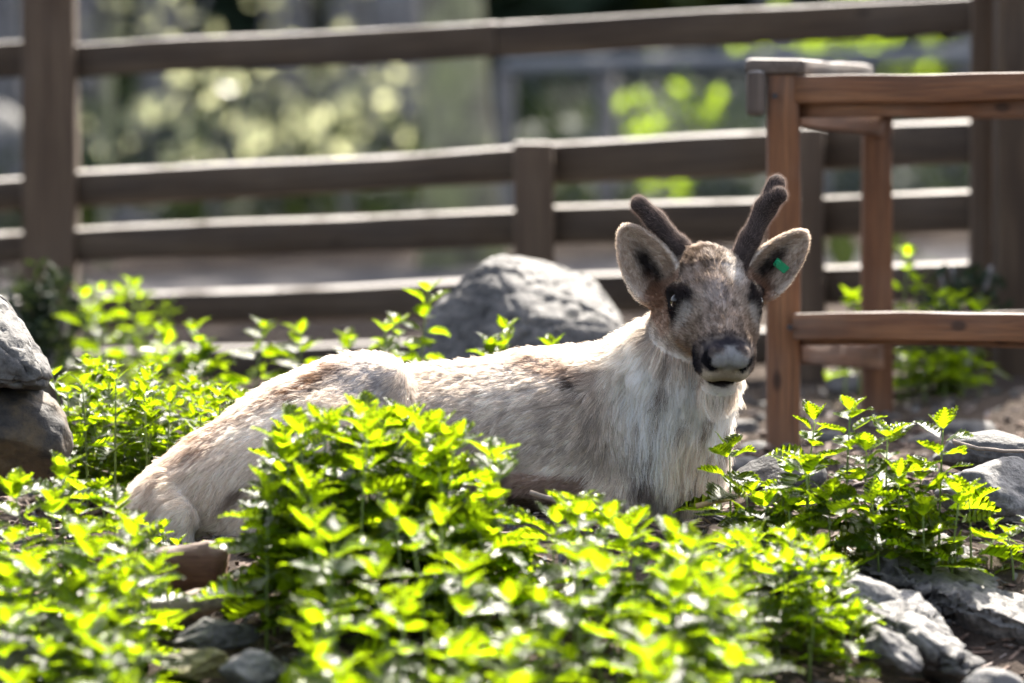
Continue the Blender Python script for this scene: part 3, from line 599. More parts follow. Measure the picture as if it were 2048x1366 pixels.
    f = mixn(f, sstep(168, 176, hy) * (1 - sstep(0.8, 1.0, np.abs((hz + 44) / 18))) * (1 - sstep(26, 34, ahx)), (0.34, 0.27, 0.20))
    for s in (-1, 1):
        nd = np.minimum(np.minimum(np.sqrt((hx - s * 46) ** 2 + (hz + 2) ** 2), np.sqrt((hx - s * 42) ** 2 + (hz + 17) ** 2)), np.sqrt((hx - s * 31) ** 2 + (hz + 27) ** 2))
        f = mixn(f, (1 - sstep(9, 12, nd)) * (hy > 160), (0.010, 0.009, 0.011))
    mo = np.sqrt((hx / 35) ** 2 + ((hz + 79) / 9.5) ** 2); f = mixn(f, (1 - sstep(0.9, 1.08, mo)) * (hy > 120), (0.012, 0.008, 0.008))
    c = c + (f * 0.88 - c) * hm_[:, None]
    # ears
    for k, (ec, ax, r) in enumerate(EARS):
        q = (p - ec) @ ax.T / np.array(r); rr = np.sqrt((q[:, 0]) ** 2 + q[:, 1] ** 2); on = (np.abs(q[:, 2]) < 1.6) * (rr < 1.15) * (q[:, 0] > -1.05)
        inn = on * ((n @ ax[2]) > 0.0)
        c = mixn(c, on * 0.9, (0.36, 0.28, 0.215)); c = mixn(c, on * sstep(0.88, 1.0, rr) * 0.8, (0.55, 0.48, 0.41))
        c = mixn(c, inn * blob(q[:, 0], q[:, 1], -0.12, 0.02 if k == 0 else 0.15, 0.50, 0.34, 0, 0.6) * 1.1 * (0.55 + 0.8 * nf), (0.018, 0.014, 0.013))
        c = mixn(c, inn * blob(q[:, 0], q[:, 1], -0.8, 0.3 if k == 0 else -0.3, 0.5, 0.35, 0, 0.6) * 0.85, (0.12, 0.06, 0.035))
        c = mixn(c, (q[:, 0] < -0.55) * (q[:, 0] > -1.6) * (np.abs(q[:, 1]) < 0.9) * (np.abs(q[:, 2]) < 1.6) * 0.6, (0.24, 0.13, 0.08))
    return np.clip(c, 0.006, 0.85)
deer = empty('reindeer', Q(1000, 1010, 0) * [1, 1, 0], 'cream and grey reindeer lying down, with short velvet antlers and a green ear tag', 'reindeer')
DL = np.array(deer.location)
DV, DF, DN = skin(f_deer, Q(225, 1110, 0) - [0, 0.36, 0], [Q(1640, 0, 0)[0], Q(0, 0, 0)[1] + 0.36, 0.63], 0.0058)
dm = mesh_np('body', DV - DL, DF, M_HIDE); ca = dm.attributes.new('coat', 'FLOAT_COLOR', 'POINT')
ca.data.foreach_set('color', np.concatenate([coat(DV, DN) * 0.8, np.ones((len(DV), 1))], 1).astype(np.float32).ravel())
obj('body', dm, deer)
# ---- fur as curves
def sample(V, F, N_, count, weight, rng):
    T = np.concatenate([F[:, [0, 1, 2]], F[:, [0, 2, 3]]]); a, b, c = V[T[:, 0]], V[T[:, 1]], V[T[:, 2]]
    ar = np.linalg.norm(np.cross(b - a, c - a), axis=1); cen = (a + b + c) / 3
    wt = ar * weight(cen, N_[T[:, 0]]); t = rng.choice(len(T), count, p=wt / wt.sum())
    u, v = rng.random(count), rng.random(count); fl = u + v > 1; u[fl], v[fl] = 1 - u[fl], 1 - v[fl]
    uu, vv = u[:, None], v[:, None]; ww = 1 - uu - vv
    n = N_[T[t, 0]] * ww + N_[T[t, 1]] * uu + N_[T[t, 2]] * vv
    return a[t] * ww + b[t] * uu + c[t] * vv, n / np.linalg.norm(n, axis=1)[:, None]
def grow_fur(name, parent, origin, root, nor, flow, length, col, rad, lift, mat, rng, clump=None, csize=40, pts=4):
    n = len(root); tang = flow - nor * (flow * nor).sum(1)[:, None]; tang /= np.linalg.norm(tang, axis=1)[:, None] + 1e-6
    jit = rng.normal(0, 0.22, (n, 3)); dr = tang * (1 - lift)[:, None] + nor * lift[:, None] + jit * 0.6; dr /= np.linalg.norm(dr, axis=1)[:, None]
    dr2 = tang * (1 - lift * 0.6)[:, None] + nor * (lift * 0.45)[:, None] + np.array([0, 0, -0.18]) + jit; dr2 /= np.linalg.norm(dr2, axis=1)[:, None]
    ts = np.linspace(0, 1, pts); L = length[:, None]
    pp = [root - nor * 0.002 + (dr * t * (1 - 0.5 * t) + dr2 * 0.5 * t * t) * L for t in ts]
    if clump is not None:
        seeds = rng.choice(n, max(2, n // csize), replace=False); kd = kdtree.KDTree(len(seeds))
        for i, s in enumerate(seeds): kd.insert(root[s], i)
        kd.balance(); near = np.array([seeds[kd.find(r)[1]] for r in root])
        ok = np.linalg.norm(root[near] - root, axis=1) < 0.03
        for i, t in enumerate(ts): pp[i] = pp[i] + (pp[i][near] - pp[i]) * (clump * t ** 1.3 * ok)[:, None]
    pos = np.stack(pp, 1).reshape(-1, 3) - origin
    hc = bpy.data.hair_curves.new(name); hc.add_curves([pts] * n)
    hc.attributes['position'].data.foreach_set('vector', pos.astype(np.float32).ravel())
    ra = hc.attributes.get('radius') or hc.attributes.new('radius', 'FLOAT', 'POINT')
    ra.data.foreach_set('value', (rad[:, None] * (1 - 0.8 * ts[None] ** 1.5)).astype(np.float32).ravel())
    at = hc.attributes.new('coat', 'FLOAT_COLOR', 'CURVE'); at.data.foreach_set('color', np.concatenate([col, np.ones((n, 1))], 1).astype(np.float32).ravel())
    hc.materials.append(mat); return obj(name, hc, parent)
def w_body(cn, nn):
    px, py, d = proj(cn); q = cn - CC; q /= np.linalg.norm(q, axis=1)[:, None]; face = -(nn * q).sum(1)
    w_ = np.where(face > -0.25, 1.0, 0.22) * np.where(nn[:, 2] < -0.75, 0.15, 1)
    hl = (cn - HO) @ HAX.T * 1000; hd = (np.linalg.norm(hl - [0, 30, -20], axis=1) < 175) & (px > 1290); w_ = np.where(hd, w_ * 2.6, w_)
    ear = np.zeros(len(cn), bool)
    for ec, ax, r in EARS: ear |= (np.abs((cn - ec) @ ax.T / np.array(r)) < [1.2, 1.2, 1.6]).all(1)
    return np.where(ear, w_ * 1.6, w_)
rt, rn = sample(DV, DF, DN, 190000, w_body, RNG)
px, py, dd = proj(rt); hl = (rt - HO) @ HAX.T * 1000.0
ishead = (px > 1290) & (hl[:, 1] > -115) & (hl[:, 2] > -100) & (py < 805)
neckm = blob(px, py, 1340, 830, 150, 190, 0, 0.4)
flow = np.tile(np.array([-0.95, 0.05, -0.42]), (len(rt), 1))
flow = flow + (np.array([-0.12, 0.0, -1.0]) - flow) * np.clip(neckm * 1.2, 0, 1)[:, None]
hq = sstep(760, 680, px); flow = flow + (np.array([-0.82, -0.05, -0.62]) - flow) * hq[:, None]
cw = fbm(rt * 7, 2) - 0.5; flow = flow + np.stack([cw, 0 * cw, fbm(rt * 7 + 9, 2) - 0.5], 1) * 1.4
flow[ishead] = -HM + HR * np.sign(hl[ishead, :1]) * 0.25
length = 0.026 + 0.030 * neckm + 0.010 * RNG.random(len(rt)); lift = np.full(len(rt), 0.30)
length = np.where(rn[:, 2] > 0.6, length * 0.85, length); lift = np.where((px > 1130) & (px < 1300) & (py < 740), 0.5, lift)
length = np.where((px < 420), length * 1.25, length)
length[ishead] = 0.009 + 0.005 * RNG.random(ishead.sum()); lift[ishead] = 0.28
crown = ishead & (np.abs(hl[:, 0]) < 55) & (hl[:, 1] < -45); length[crown] = 0.017; lift[crown] = 0.38
nosep = ishead & (hl[:, 1] > 150) & (np.abs(hl[:, 0]) < 50); length[nosep] = 0.006; lift[nosep] = 0.3
eyez = np.sqrt((np.abs(hl[:, 0]) - 90) ** 2 + (hl[:, 1] - 8) ** 2 + (hl[:, 2] - 8) ** 2) < 20
keep = ~(eyez & ishead)
mo = (np.abs(hl[:, 0]) < 36) & (np.abs(hl[:, 2] + 79) < 11) & (hl[:, 1] > 140); keep &= ~mo
earm = np.zeros(len(rt), bool)
for ec, ax, r in EARS:
    q = (rt - ec) @ ax.T / np.array(r); e = (np.abs(q) < [1.15, 1.2, 1.7]).all(1); earm |= e; length[e] = 0.008; flow[e] = ax[0]; lift[e] = 0.35
    inner = e & ((rn @ ax[2]) > 0.1); length[inner] = 0.013
    rim = e & (np.sqrt(q[:, 0] ** 2 + q[:, 1] ** 2) > 0.85); length[rim] = 0.009
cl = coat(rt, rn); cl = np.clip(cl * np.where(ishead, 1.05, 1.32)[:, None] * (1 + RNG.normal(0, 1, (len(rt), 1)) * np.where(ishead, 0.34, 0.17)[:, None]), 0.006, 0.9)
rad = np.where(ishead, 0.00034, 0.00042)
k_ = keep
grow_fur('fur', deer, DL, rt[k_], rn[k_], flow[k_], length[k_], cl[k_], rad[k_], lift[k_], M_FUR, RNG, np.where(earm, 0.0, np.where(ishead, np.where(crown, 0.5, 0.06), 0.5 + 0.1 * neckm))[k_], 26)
# ---- antlers in velvet
M_VELVET = plain('velvet', (0.028, 0.021, 0.019), 0.9, 0.3, 90, 0.1)
def antler(path, radii, label):
    pts_ = [Q(*a) for a in path[0]]
    def f(p):
        p = np.asarray(p, np.float32); d = None
        for pa, ra in zip(path, radii):
            qq = [Q(*a) for a in pa]
            for i in range(len(qq) - 1):
                s = seg(p, qq[i], qq[i + 1], ra[i], ra[i + 1]); d = s if d is None else smin(d, s, 0.014)
        return d + (fbm(p * 25, 2) - 0.5) * 0.003
    allp = np.array([Q(*a) for pa in path for a in pa]); V, F_, n_ = skin(f, allp.min(0) - 0.045, allp.max(0) + 0.045, 0.005)
    a = obj('antler', mesh_np('antler', V - DL, F_, M_VELVET), deer); a['label'] = label
    r_, nn = sample(V, F_, n_, 9000, lambda c, m: np.ones(len(c)), RNG)
    ax = pts_[-1] - pts_[0]; ax /= np.linalg.norm(ax)
    fl = np.tile(ax, (len(r_), 1)); tip = np.clip(((r_ - pts_[0]) @ ax) / np.linalg.norm(pts_[-1] - pts_[0]), 0, 1)
    c_ = np.array([[0.17, 0.13, 0.115]]) * RNG.normal(1, 0.25, (len(r_), 1)); c_ = np.clip(c_, 0.01, 0.5)
    grow_fur('velvet_fuzz', a, DL, r_, nn, fl, np.full(len(r_), 0.007) + 0.005 * RNG.random(len(r_)), c_, np.full(len(r_), 0.00009), np.full(len(r_), 0.62), M_FUR, RNG)
antler([[(1402, 540, -130), (1358, 491, -112), (1310, 440, -98), (1279, 409, -90)]], [[0.022, 0.0185, 0.0180, 0.0175]], 'single dark velvet antler stub leaning outward')
antler([[(1470, 540, -130), (1500, 478, -114), (1530, 418, -100), (1553, 367, -90)], [(1532, 412, -108), (1558, 390, -124)]], [[0.023, 0.0195, 0.0190, 0.0175], [0.017, 0.0165]], 'dark velvet antler with a notched two-lobed tip')
# ---- eyes and ear tag
M_EYE, t_, b_, _ = new_mat('eye'); b_.inputs['Base Color'].default_value = (0.010, 0.006, 0.004, 1); b_.inputs['Roughness'].default_value = 0.12; b_.inputs['Specular IOR Level'].default_value = 0.4
for s in (-1, 1):
    bm = bmesh.new(); bmesh.ops.create_uvsphere(bm, u_segments=24, v_segments=16, radius=0.0185); me = bpy.data.meshes.new('eye'); bm.to_mesh(me); bm.free()
    me.materials.append(M_EYE); me.polygons.foreach_set('use_smooth', np.ones(len(me.polygons), bool)); obj('eye', me, deer, H(s * 75, 12, 8) - DL)
M_TAG, t_, b_, _ = new_mat('green_plastic'); b_.inputs['Base Color'].default_value = (0.0, 0.17, 0.07, 1); b_.inputs['Roughness'].default_value = 0.35
bm = bmesh.new(); bmesh.ops.create_cube(bm, size=1)
for v in bm.verts: v.co = Vector((v.co.x * 0.034 * (1 if v.co.z > 0 else 0.9), v.co.y * 0.003, v.co.z * 0.017))
bmesh.ops.bevel(bm, geom=bm.edges[:], offset=0.0014, segments=2, affect='EDGES'); me = bpy.data.meshes.new('ear_tag'); bm.to_mesh(me); bm.free(); me.materials.append(M_TAG)
tg = Q(1562, 532, -118) - DL
et = obj('ear_tag', me, deer, mw=Matrix.Translation(tg) @ Matrix.Rotation(R(40), 4, 'Y') @ Matrix.Rotation(R(15), 4, 'Z')); et['label'] = 'small green plastic ear tag'
bm = bmesh.new(); bmesh.ops.create_cone(bm, cap_ends=True, segments=12, radius1=0.0065, radius2=0.005, depth=0.006); me = bpy.data.meshes.new('tag_stud'); bm.to_mesh(me); bm.free(); me.materials.append(M_TAG)
obj('tag_stud', me, et, mw=Matrix.Translation((-0.010, -0.003, 0)) @ Matrix.Rotation(R(90), 4, 'X'))
# ------------------------------------------------------------------ nettles
def leaf_mesh(seed, fold, curl, W=0.33, teeth=7):
    rg = np.random.default_rng(seed); V = []; F = []; pet = 0.16
    def zc(t, x): return fold * abs(x) - curl * t * t + 0.02 * math.sin(9 * t + seed)
    V += [(-0.012, 0, 0), (0.012, 0, 0)]
    ts = np.linspace(0, 1, teeth + 1); mid = []
    for t in ts: mid.append(len(V)); V.append((0.012 * math.sin(4 * t + seed), pet + t, zc(t, 0)))
    F.append([0, 1, mid[0]])
    prof = lambda t: W * (math.sin(math.pi * min(1, t ** 0.72)) ** 0.85) if 0 < t < 1 else 0.0
    for s in (-1, 1):
        prev = mid[0]
        for k in range(teeth):
            ta, tb = ts[k], ts[k + 1]; tt = ta + (tb - ta) * 0.62
            wo = (prof(tt) * 1.09 + 0.010) * s; to = tt + 0.045; wi = prof(tb) * 0.87 * s
            a = len(V); V.append((wo, pet + to, zc(to, wo) + rg.normal(0, 0.012)))
            if k < teeth - 1: b = len(V); V.append((wi, pet + tb + 0.01, zc(tb, wi)))
            else: b = mid[-1]
            quad = [mid[k], prev, a] if s < 0 else [mid[k], a, prev]; F.append(quad if k else ([mid[0], a, mid[1]] if s > 0 else [mid[0], mid[1], a]))
            if k: F.append([mid[k], a, mid[k + 1]] if s > 0 else [mid[k], mid[k + 1], a])
            if b != mid[-1]: F.append([mid[k + 1], a, b] if s > 0 else [mid[k + 1], b, a])
            prev = b
    me = mesh_np('leaf', V, F, M_LEAF, True); return me
LEAVES = [leaf_mesh(i, 0.22 + 0.10 * (i % 4), 0.05 + 0.13 * (i % 3), 0.34 + 0.035 * (i % 3)) for i in range(9)]
rp = random.Random(5)
def nettle(x, y, h, label, group, nodes=6, leafL=0.062, lean=None, z=None, top_only=False):
    z = gz(x, y) - 0.01 if z is None else z
    root = empty('nettle_plant', (x, y, z), label, 'nettle', group)
    la = rp.uniform(0, 6.28); lm = rp.uniform(0.0, 0.16) * h; lx, ly = (lm * math.cos(la), lm * math.sin(la)) if lean is None else lean
    path = [(lx * t * t, ly * t * t, h * t) for t in np.linspace(0, 1, 6)]
    V, F = tube(path, np.linspace(0.0034, 0.0016, 6) * (0.7 + h), 5, x * 9, 0.05); obj('stem', mesh_np('stem', V, F, M_STEM), root)
    az = rp.uniform(0, 6.28)
    for k in range(nodes):
        t = 0.22 + 0.78 * ((k + 0.4) / nodes) ** 0.85 if not top_only else 0.6 + 0.4 * k / nodes
        t = min(t, 1.0); u = k / max(1, nodes - 1); az += math.pi / 2 + rp.uniform(-0.35, 0.35)
        L = leafL * (1.12 - 0.45 * u ** 1.6) * rp.uniform(0.65, 1.25)
        for s in (0, math.pi):
            el = rp.uniform(-0.25, 0.35) + 0.55 * u ** 2
            a = az + s + rp.uniform(-0.25, 0.25)
            m = Matrix.Translation((lx * t * t, ly * t * t, h * t)) @ Matrix.Rotation(a, 4, 'Z') @ Matrix.Rotation(el, 4, 'X') @ Matrix.Rotation(rp.uniform(-0.45, 0.45), 4, 'Y') @ Matrix.Scale(L, 4)
            obj('leaf', LEAVES[rp.randrange(9)], root, mw=m)
    for q in range(3):                                             # the growing tip
        m = Matrix.Translation((lx, ly, h)) @ Matrix.Rotation(az + q * 2.1, 4, 'Z') @ Matrix.Rotation(rp.uniform(0.6, 1.1), 4, 'X') @ Matrix.Scale(leafL * rp.uniform(0.45, 0.65), 4)
        obj('leaf', LEAVES[rp.randrange(9)], root, mw=m)
    return root
def clump(n, xr, dr, env, hr, label, group, mask=None, leafL=0.062, nodes=6, sep=0.05, seed=1):
    global rp
    rp = random.Random(seed); done = []; tries = 0
    while len(done) < n and tries < 6000:
        tries += 1; d = rp.uniform(*dr); px = rp.uniform(*xr); p = P(px, 683, d); x, y = p[0], p[1]
        if any((x - a) ** 2 + (y - b) ** 2 < sep * sep for a, b in done): continue
        z = gz(x, y); h = rp.uniform(*hr); top = np.interp(px, *zip(*env))
        zt = CAM_H + CF[2] * d - (top - 683) / FPX * d * CU[2]           # highest the tip may reach
        if mask and not mask(px, proj(np.array([[x, y, z]]))[1][0], d): continue
        h2 = min(h, zt - z)
        if h2 < hr[0] * 0.55: continue
        nettle(x, y, h2, label(px, d, h2) if callable(label) else label, group, max(4, int(nodes * (0.65 + 0.35 * h2 / hr[1]))), leafL * (0.75 + 0.25 * h2 / hr[1])); done.append((x, y))
    return done
# in front of the reindeer
def labA(px, d, h):
    a = ['thigh', 'flank', 'belly', 'shoulder', 'chest'][int(np.clip((px - 490) / 200, 0, 4))]
    b = 'close against' if d > 10.25 else ('midway down the bank below' if d > 9.7 else 'at the foot of the bank below')
    return f"{'tall' if h > 0.27 else 'short'} bright green nettle {b} the reindeer's {a}"
def labB(px, d, h):
    return f"{'tall' if h > 0.26 else 'short'} leafy nettle {'below the mossy stone' if px < 110 else 'between mossy stone and short log'}, {'high on' if d > 10.1 else ('midway down' if d > 9.7 else 'low on')} the bank"
def labC(px, d, h):
    return f"{'tall' if h > 0.24 else 'short'} toothed nettle behind the rump, {'next to the mossy stone' if px < 250 else ('by the tail end' if px < 370 else 'under the croup slope')}"
envA = [(470, 1000), (520, 935), (600, 850), (660, 812), (760, 820), (830, 850), (900, 845), (960, 870), (1000, 975), (1100, 990), (1200, 1035), (1300, 1055), (1400, 1120), (1470, 1200), (1500, 1240)]
A1 = clump(84, (490, 1490), (8.95, 10.65), envA, (0.22, 0.34), labA, 'nettles in front of the reindeer',
      mask=lambda px, gy_, d: px > (560 if d < 10.3 else 510) and px < 1500, leafL=0.098, nodes=6, sep=0.062, seed=3)
rp = random.Random(31)
for k in range(20):                                                # the tall middle of the clump
    px = 540 + 22 * k + rp.uniform(-8, 8); d = rp.uniform(10.15, 10.55); p = P(px, 683, d); z = gz(p[0], p[1])
    top = np.interp(px, [540, 600, 650, 760, 850, 900, 960, 1000], [945, 885, 835, 828, 862, 865, 905, 980]) + abs(rp.gauss(0, 30))
    nettle(p[0], p[1], P(px, top, d)[2] - z, "very tall bushy nettle rising before the reindeer's " + ['thigh', 'hip', 'flank', 'belly'][k // 5], 'nettles in front of the reindeer', 7, 0.100)
envB = [(-80, 850), (60, 860), (120, 930), (200, 960), (250, 1040), (300, 1140), (340, 1260)]
clump(42, (-120, 285), (9.3, 10.65), envB, (0.22, 0.33), labB, 'nettles beside the mossy stone', leafL=0.090, nodes=7, sep=0.06, seed=8)
envC = [(120, 770), (170, 705), (260, 700), (330, 740), (400, 770), (470, 800), (500, 850)]
clump(44, (135, 490), (11.72, 12.25), envC, (0.20, 0.30), labC, 'nettles behind the rump', leafL=0.060, nodes=8, sep=0.045, seed=12)
for px, d, top, nd in ((1462, 11.02, 895, 4), (1500, 10.9, 985, 4), (1530, 10.86, 1000, 4), (1612, 10.95, 838, 6), (1625, 10.8, 930, 5), (1692, 10.92, 812, 7), (1730, 10.85, 900, 5), (1772, 10.95, 868, 6), (1800, 10.84, 950, 5), (1835, 10.9, 935, 5), (1880, 10.92, 852, 6), (1905, 10.8, 985, 4), (1945, 10.85, 985, 4), (1580, 10.8, 1005, 4), (1660, 10.78, 985, 5), (1760, 10.78, 1000, 4), (1570, 11.0, 930, 5), (1850, 10.78, 1010, 4)):
    p = P(px, 683, d); z = gz(p[0], p[1]); zt = P(px, top, d)[2]; rp = random.Random(int(px))
    nettle(p[0], p[1], max(0.07, zt - z), f"{'tall' if top < 880 else ('medium' if top < 960 else 'low')} sharp-toothed nettle {'beside the reindeer chest' if px < 1600 else ('in front of the rack post' if px < 1780 else 'beside the grey brown rock')}", 'nettles beside the chest', nd, 0.082)
envE = [(1400, 1120), (1450, 1075), (1560, 1065), (1660, 1105), (1720, 1200)]
clump(22, (1440, 1700), (10.1, 10.65), envE, (0.13, 0.24), (lambda px, d, h: f"{'taller' if h > 0.17 else 'low'} shaded nettle at the edge of the grey stones, {'next to the big clump' if px < 1560 else 'against the stones'}"), 'nettles at the edge of the stones', leafL=0.070, nodes=6, sep=0.05, seed=21)
for px, d, top in ((1985, 10.9, 1045), (2030, 10.85, 1060), (2060, 10.95, 1040), (1640, 10.25, 1210), (330, 10.9, 1050), (350, 10.85, 1085), (300, 10.9, 1085), (390, 10.85, 1095)):
    p = P(px, 683, d); z = gz(p[0], p[1]); rp = random.Random(int(px) + 3)
    lb = ('small nettle sprouting behind the long grey slab', 'small nettles behind the slab') if px > 1900 else (('small nettle seedling among the stones and wood litter', None) if px > 1000 else ('small nettle sprouting behind the short log', 'small nettles behind the short log'))
    nettle(p[0], p[1], max(0.05, P(px, top, d)[2] - z), lb[0], lb[1], 4, 0.045)
# towards the fence
for k, (px, d, top, lb) in enumerate([(x_, 14.2 + 0.25 * (i % 3), y_, 'post') for i, (x_, y_) in enumerate(((165, 590), (200, 575), (235, 580), (270, 572), (300, 590), (325, 612), (215, 620), (285, 640), (180, 650)))]
        + [(x_, 13.3, y_, 'rump') for x_, y_ in ((330, 665), (385, 655), (410, 690), (505, 650), (600, 662), (690, 675), (430, 705))]
        + [(835, 12.9, 575, 'boulder'), (800, 12.9, 640, 'boulder'), (770, 12.8, 655, 'boulder'), (1035, 12.35, 655, 'back'), (1090, 12.3, 690, 'back'), (1000, 12.4, 690, 'back'), (1135, 12.3, 705, 'back')]
        + [(x_, 14.0, y_, 'rack') for x_, y_ in ((1690, 590), (1720, 600), (1800, 510), (1815, 560), (1850, 590), (1890, 600), (1925, 590), (1960, 610))]
        + [(x_, 14.15, y_, 'rackfoot') for x_, y_ in ((1800, 715), (1830, 720), (1860, 725), (1900, 715), (1925, 735), (1880, 745))]):
    txt = {'post': ('nettle growing by the foot of the tall fence post', 'nettles by the tall fence post'), 'rump': ('nettle along the lowest fence rail behind the rump', 'nettles along the lowest rail'),
           'boulder': ('nettle beside the large grey boulder', 'nettles beside the boulder'), 'back': ('small nettle peeping over the reindeer back', 'nettles over the back'),
           'rack': ('nettle rising behind the lower beam of the rack', 'nettles behind the rack'), 'rackfoot': ('low nettle showing beneath the lower beam of the rack', 'nettles under the rack beam')}[lb]
    p = P(px, 683, d); z = gz(p[0], p[1]); rp = random.Random(k + 77)
    nettle(p[0], p[1], max(0.08, P(px, top, d)[2] - z), txt[0], txt[1], 5 if lb != 'back' else 4, 0.068, top_only=lb in ('back', 'boulder', 'rump'))
# ------------------------------------------------------------------ trees, shrubs and wood beyond the fence
def quads(c, nrm, size, rg, asp=0.6):
    n = len(c); a = np.cross(nrm, rg.normal(size=(n, 3))); a /= np.linalg.norm(a, axis=1)[:, None]; b = np.cross(nrm, a); s = size[:, None]
    V = np.stack([c - a * s, c + b * s * asp + nrm * s * 0.15, c + a * s, c - b * s * asp + nrm * s * 0.15], 1).reshape(-1, 3)
    return V, np.arange(4 * n).reshape(-1, 4)
def foliage(n, center, radii, size, rg, hollow=0.3):
    d = rg.normal(size=(n, 3)); d /= np.linalg.norm(d, axis=1)[:, None]; r = (hollow + (1 - hollow) * rg.random(n)) ** 0.7
    c = d * r[:, None]; c = c[fbm(c * 2.6 + rg.random() * 30, 3) > 0.46]
    nr = rg.normal(size=(len(c), 3)); nr /= np.linalg.norm(nr, axis=1)[:, None]
    return quads(c * radii + center, nr, size * rg.uniform(0.6, 1.3, len(c)), rg)
def tree(x, y, r, h, mat, leaf, label, seed, crown=(2.2, 2.2, 2.0), nleaf=1500, crownz=None, group='trees beyond the fence', size=0.11):
    rg = np.random.default_rng(seed); root = empty('tree', (x, y, gz(x, y) - 0.1), label, 'tree', group)
    t = np.linspace(0, 1, 14); path = np.stack([0.12 * np.sin(t * 3 + seed), 0.1 * np.cos(t * 2.3 + seed), t * h], 1); path[:, :2] -= path[0, :2]
    V, F = tube(path, r * (1.0 - 0.6 * t) + r * 0.5 * np.exp(-t * 26), 18, seed, 0.05); obj('trunk', mesh_np('trunk', V, F, mat), root)
    cz = crownz or h * 0.8
    for k in range(5):
        a = rg.uniform(0, 6.28); z0 = h * rg.uniform(0.45, 0.8); L = crown[0] * rg.uniform(0.6, 0.95); q = np.linspace(0, 1, 6)
        V, F = tube(np.stack([np.cos(a) * q * L, np.sin(a) * q * L, z0 + q * L * 0.55], 1), r * 0.3 * (1 - 0.8 * q), 7, k); obj('limb', mesh_np('limb', V, F, mat), root)
    V, F = foliage(nleaf * 2, np.array([0, 0, cz]), np.array(crown) * 1.25, size * 1.35, rg); obj('crown', mesh_np('crown', V, F, leaf, False), root)
def tx(px, d): return (px - 1024) / FPX * d
tree(tx(930, 21.5), 21.5, 0.125, 8, M_BARK, M_DARKLEAF, 'mossy greenish trunk standing by the pale path behind the fence', 3, (1.5, 1.2, 1.0), 700, 3.9)
for px, d, r, s in ((800, 29, 0.14, 4), (690, 33, 0.10, 5), (560, 36, 0.12, 6), (330, 31, 0.10, 8), (1560, 41, 0.13, 9), (1800, 43, 0.16, 10), (1960, 30, 0.12, 11), (120, 34, 0.2, 12), (10, 28, 0.09, 14)):
    tree(tx(px, d), d, r, 9 + s % 4, M_BARKG, M_DARKLEAF, ('thick' if r > 0.13 else 'slim') + ' grey-barked tree trunk in the wood, ' + ('beyond the tall fence post' if px < 400 else ('beyond the mossy trunk' if px < 900 else 'beyond the wire fence')), s, (2.3, 2.3, 2.2), 380 if 300 < px < 900 else 1500, 7.5, 'grey trees beyond the path')
tree(tx(212, 23), 23, 0.024, 3.4, M_BARK, M_PALELEAF, 'slender yellowish sapling stem behind the fence near the tall post', 17, (0.7, 0.7, 0.7), 300, 2.9, None, 0.05)
def shrub(px, py, d, rad, n, label, seed, leaf, size, group):
    rg = np.random.default_rng(seed); c = P(px, py, d); g = gz(c[0], c[1]); root = empty('shrub', (c[0], c[1], g), label, 'shrub', group)
    for k in range(4):
        a = rg.uniform(0, 6.28); q = np.linspace(0, 1, 6); ht = max(0.3, c[2] - g + rad[2] * 0.5)
        V, F = tube(np.stack([np.cos(a) * q ** 1.5 * rad[0] * 0.6, np.sin(a) * q ** 1.5 * rad[1] * 0.6, q * ht], 1), 0.014 * (1 - 0.8 * q), 6, k); obj('stem', mesh_np('stem', V, F, M_BARKG), root)
    V, F = foliage(n, np.array([0, 0, c[2] - g]), np.array(rad), size, rg, 0.1); o = obj('foliage', mesh_np('foliage', V, F, leaf, False), root); o['kind'] = 'stuff'
for k, (px, py, d, rx, rz, n) in enumerate(((300, 60, 27, 0.5, 0.4, 260), (420, 230, 25, 0.45, 0.35, 330), (560, 240, 26, 0.5, 0.40, 420), (690, 230, 25, 0.42, 0.34, 380), (620, 40, 30, 0.5, 0.4, 240), (250, 270, 26, 0.35, 0.3, 160), (770, 230, 28, 0.4, 0.35, 220))):
    shrub(px, py, d, (rx, rx, rz), int(n * 0.24), ('broad' if n > 300 else 'sparse') + ' pale glinting shrub behind the fence, ' + ('beside the slender sapling' if px < 350 else ('beside the mossy trunk' if px > 650 else 'in front of the grey trunks')), 40 + k, M_PALELEAF, 0.05, 'pale shrubs behind the fence')
shrub(1350, 215, 25.5, (0.28, 0.3, 0.26), 80, 'yellow-green shrub behind the wire fence', 61, M_LEAF, 0.04, None)
shrub(1330, 375, 24.6, (0.14, 0.2, 0.12), 50, 'low yellow-green shrub at the foot of the wire fence', 65, M_LEAF, 0.04, None)
shrub(1700, 80, 30, (0.75, 0.5, 0.22), 150, 'bright green bush above the timber rack, beyond the wire fence', 62, M_LEAF, 0.045, None)
shrub(80, 640, 14.4, (0.14, 0.12, 0.16), 700, 'dark green bush at the foot of the tall fence post', 63, M_DARKLEAF, 0.02, None)
shrub(1930, 610, 14.3, (0.12, 0.1, 0.12), 300, 'dark leafy bush at the foot of the gate post', 64, M_DARKLEAF, 0.02, None)
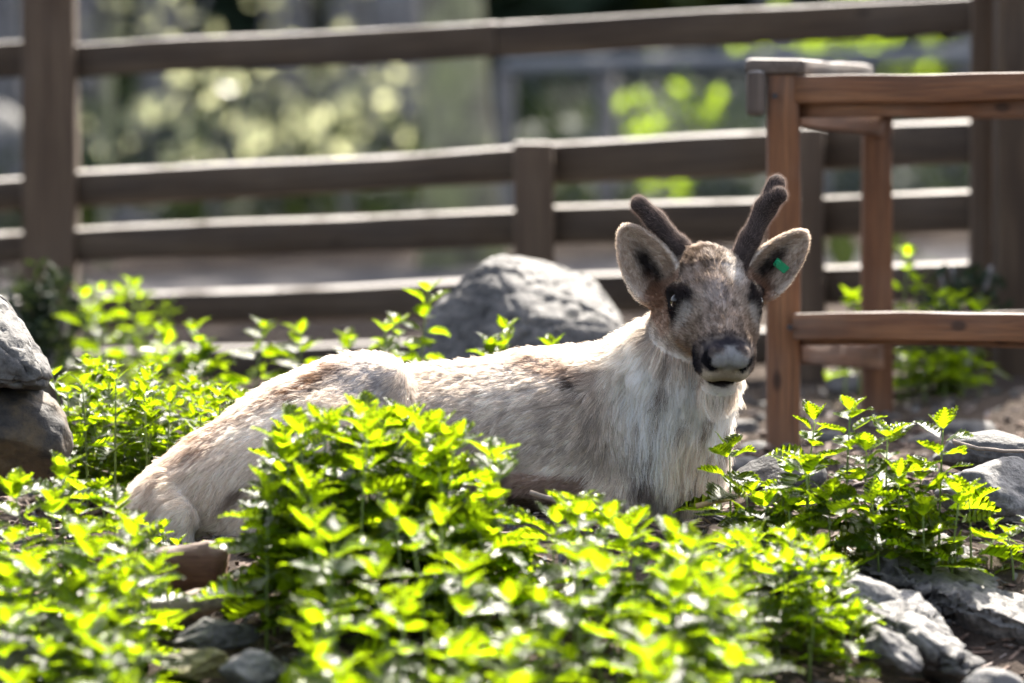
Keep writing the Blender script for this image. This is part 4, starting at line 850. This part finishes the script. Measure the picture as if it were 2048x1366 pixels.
# wire mesh fence
wf = empty('wire_fence', (tx(1250, 24), 24.0, 0), 'grey wire mesh fence with a thick horizontal top rail', 'fence')
WL = np.array(wf.location)
def wtube(name, a, b, r, mat, sides=10):
    V, F = tube(np.linspace(a, b, 5), np.full(5, r), sides, 1, 0.02); obj(name, mesh_np(name, V - WL, F, mat), wf)
zt = P(1250, 128, 24)[2]; x0, x1 = tx(1005, 24), tx(2120, 24); zg = gz(0.4, 24)
M_RAILG = plain('grey_rail', (0.15, 0.155, 0.165), 0.7, 0.2, 15)
wtube('top_rail', (x0, 24, zt - 0.01), (x1, 24, zt + 0.05), 0.036, M_RAILG)
for px in (1010, 1212, 1640, 2050): wtube('post', (tx(px, 24), 24.05, zg - 0.1), (tx(px, 24), 24.05, zt), 0.045, M_BARKG)
V = []; F = []; sp = 0.05; nW = int((x1 - x0 + 0.8) / sp)
for sgn in (1, -1):
    for i in range(nW):
        xa = x0 - 0.8 * (sgn > 0) + i * sp; a = np.array([xa, 23.99 + 0.004 * sgn, zg + 0.02]); b = np.array([xa + sgn * (zt - zg) * 0.85, 23.99 + 0.004 * sgn, zt])
        if min(a[0], b[0]) < x0 or max(a[0], b[0]) > x1: continue
        v, f = tube(np.array([a, b]), [0.002, 0.002], 4, 0, 0); F += [[q + len(V) * 1 for q in ff] for ff in f]; V += list(v)
wm = obj('wire_mesh', mesh_np('wire_mesh', np.array(V) - WL, F, M_WIRE), wf); wm['kind'] = 'stuff'
# far wood closing the view
rg = np.random.default_rng(99); n = 26000
x = rg.uniform(-45, 45, n); y = rg.uniform(42, 62, n); z = rg.random(n) ** 1.1 * 13; k = fbm(np.stack([x * .35, y * .35, z * .35], 1), 3) > 0.44
c = np.stack([x, y, z], 1)[k]; nr = rg.normal(size=(len(c), 3)); nr /= np.linalg.norm(nr, axis=1)[:, None]
c2 = np.stack([rg.uniform(-14, 14, 9000), rg.uniform(41, 50, 9000), rg.random(9000) * 3.2], 1); c = np.concatenate([c, c2]); nr = rg.normal(size=(len(c), 3)); nr /= np.linalg.norm(nr, axis=1)[:, None]
V, F = quads(c, nr, rg.uniform(0.2, 0.5, len(c)), rg); tag(obj('woodland', mesh_np('woodland', V, F, M_DARKLEAF, False)), 'dark green wood closing the view beyond the paths', 'woodland', kind='stuff')
rg = np.random.default_rng(98); n = 17000
x = rg.uniform(-8, 8, n); y = np.concatenate([rg.uniform(25, 44, n - 2600), rg.uniform(17.2, 25, 2600)]); z = ground_z(x, y) + rg.random(n) ** 2 * np.where(y < 25, 0.16, 0.45); k = fbm(np.stack([x * .5, y * .5, 0 * z], 1), 3) > np.where(y < 25, 0.50, 0.30)
c = np.stack([x, y, z], 1)[k]; nr = rg.normal(size=(len(c), 3)); nr[:, 2] += 1; nr /= np.linalg.norm(nr, axis=1)[:, None]
V, F = quads(c, nr, rg.uniform(0.06, 0.16, len(c)), rg); tag(obj('undergrowth', mesh_np('undergrowth', V, F, M_DARKLEAF, False)), 'dark undergrowth on the wood floor beyond the path', 'undergrowth', kind='stuff')
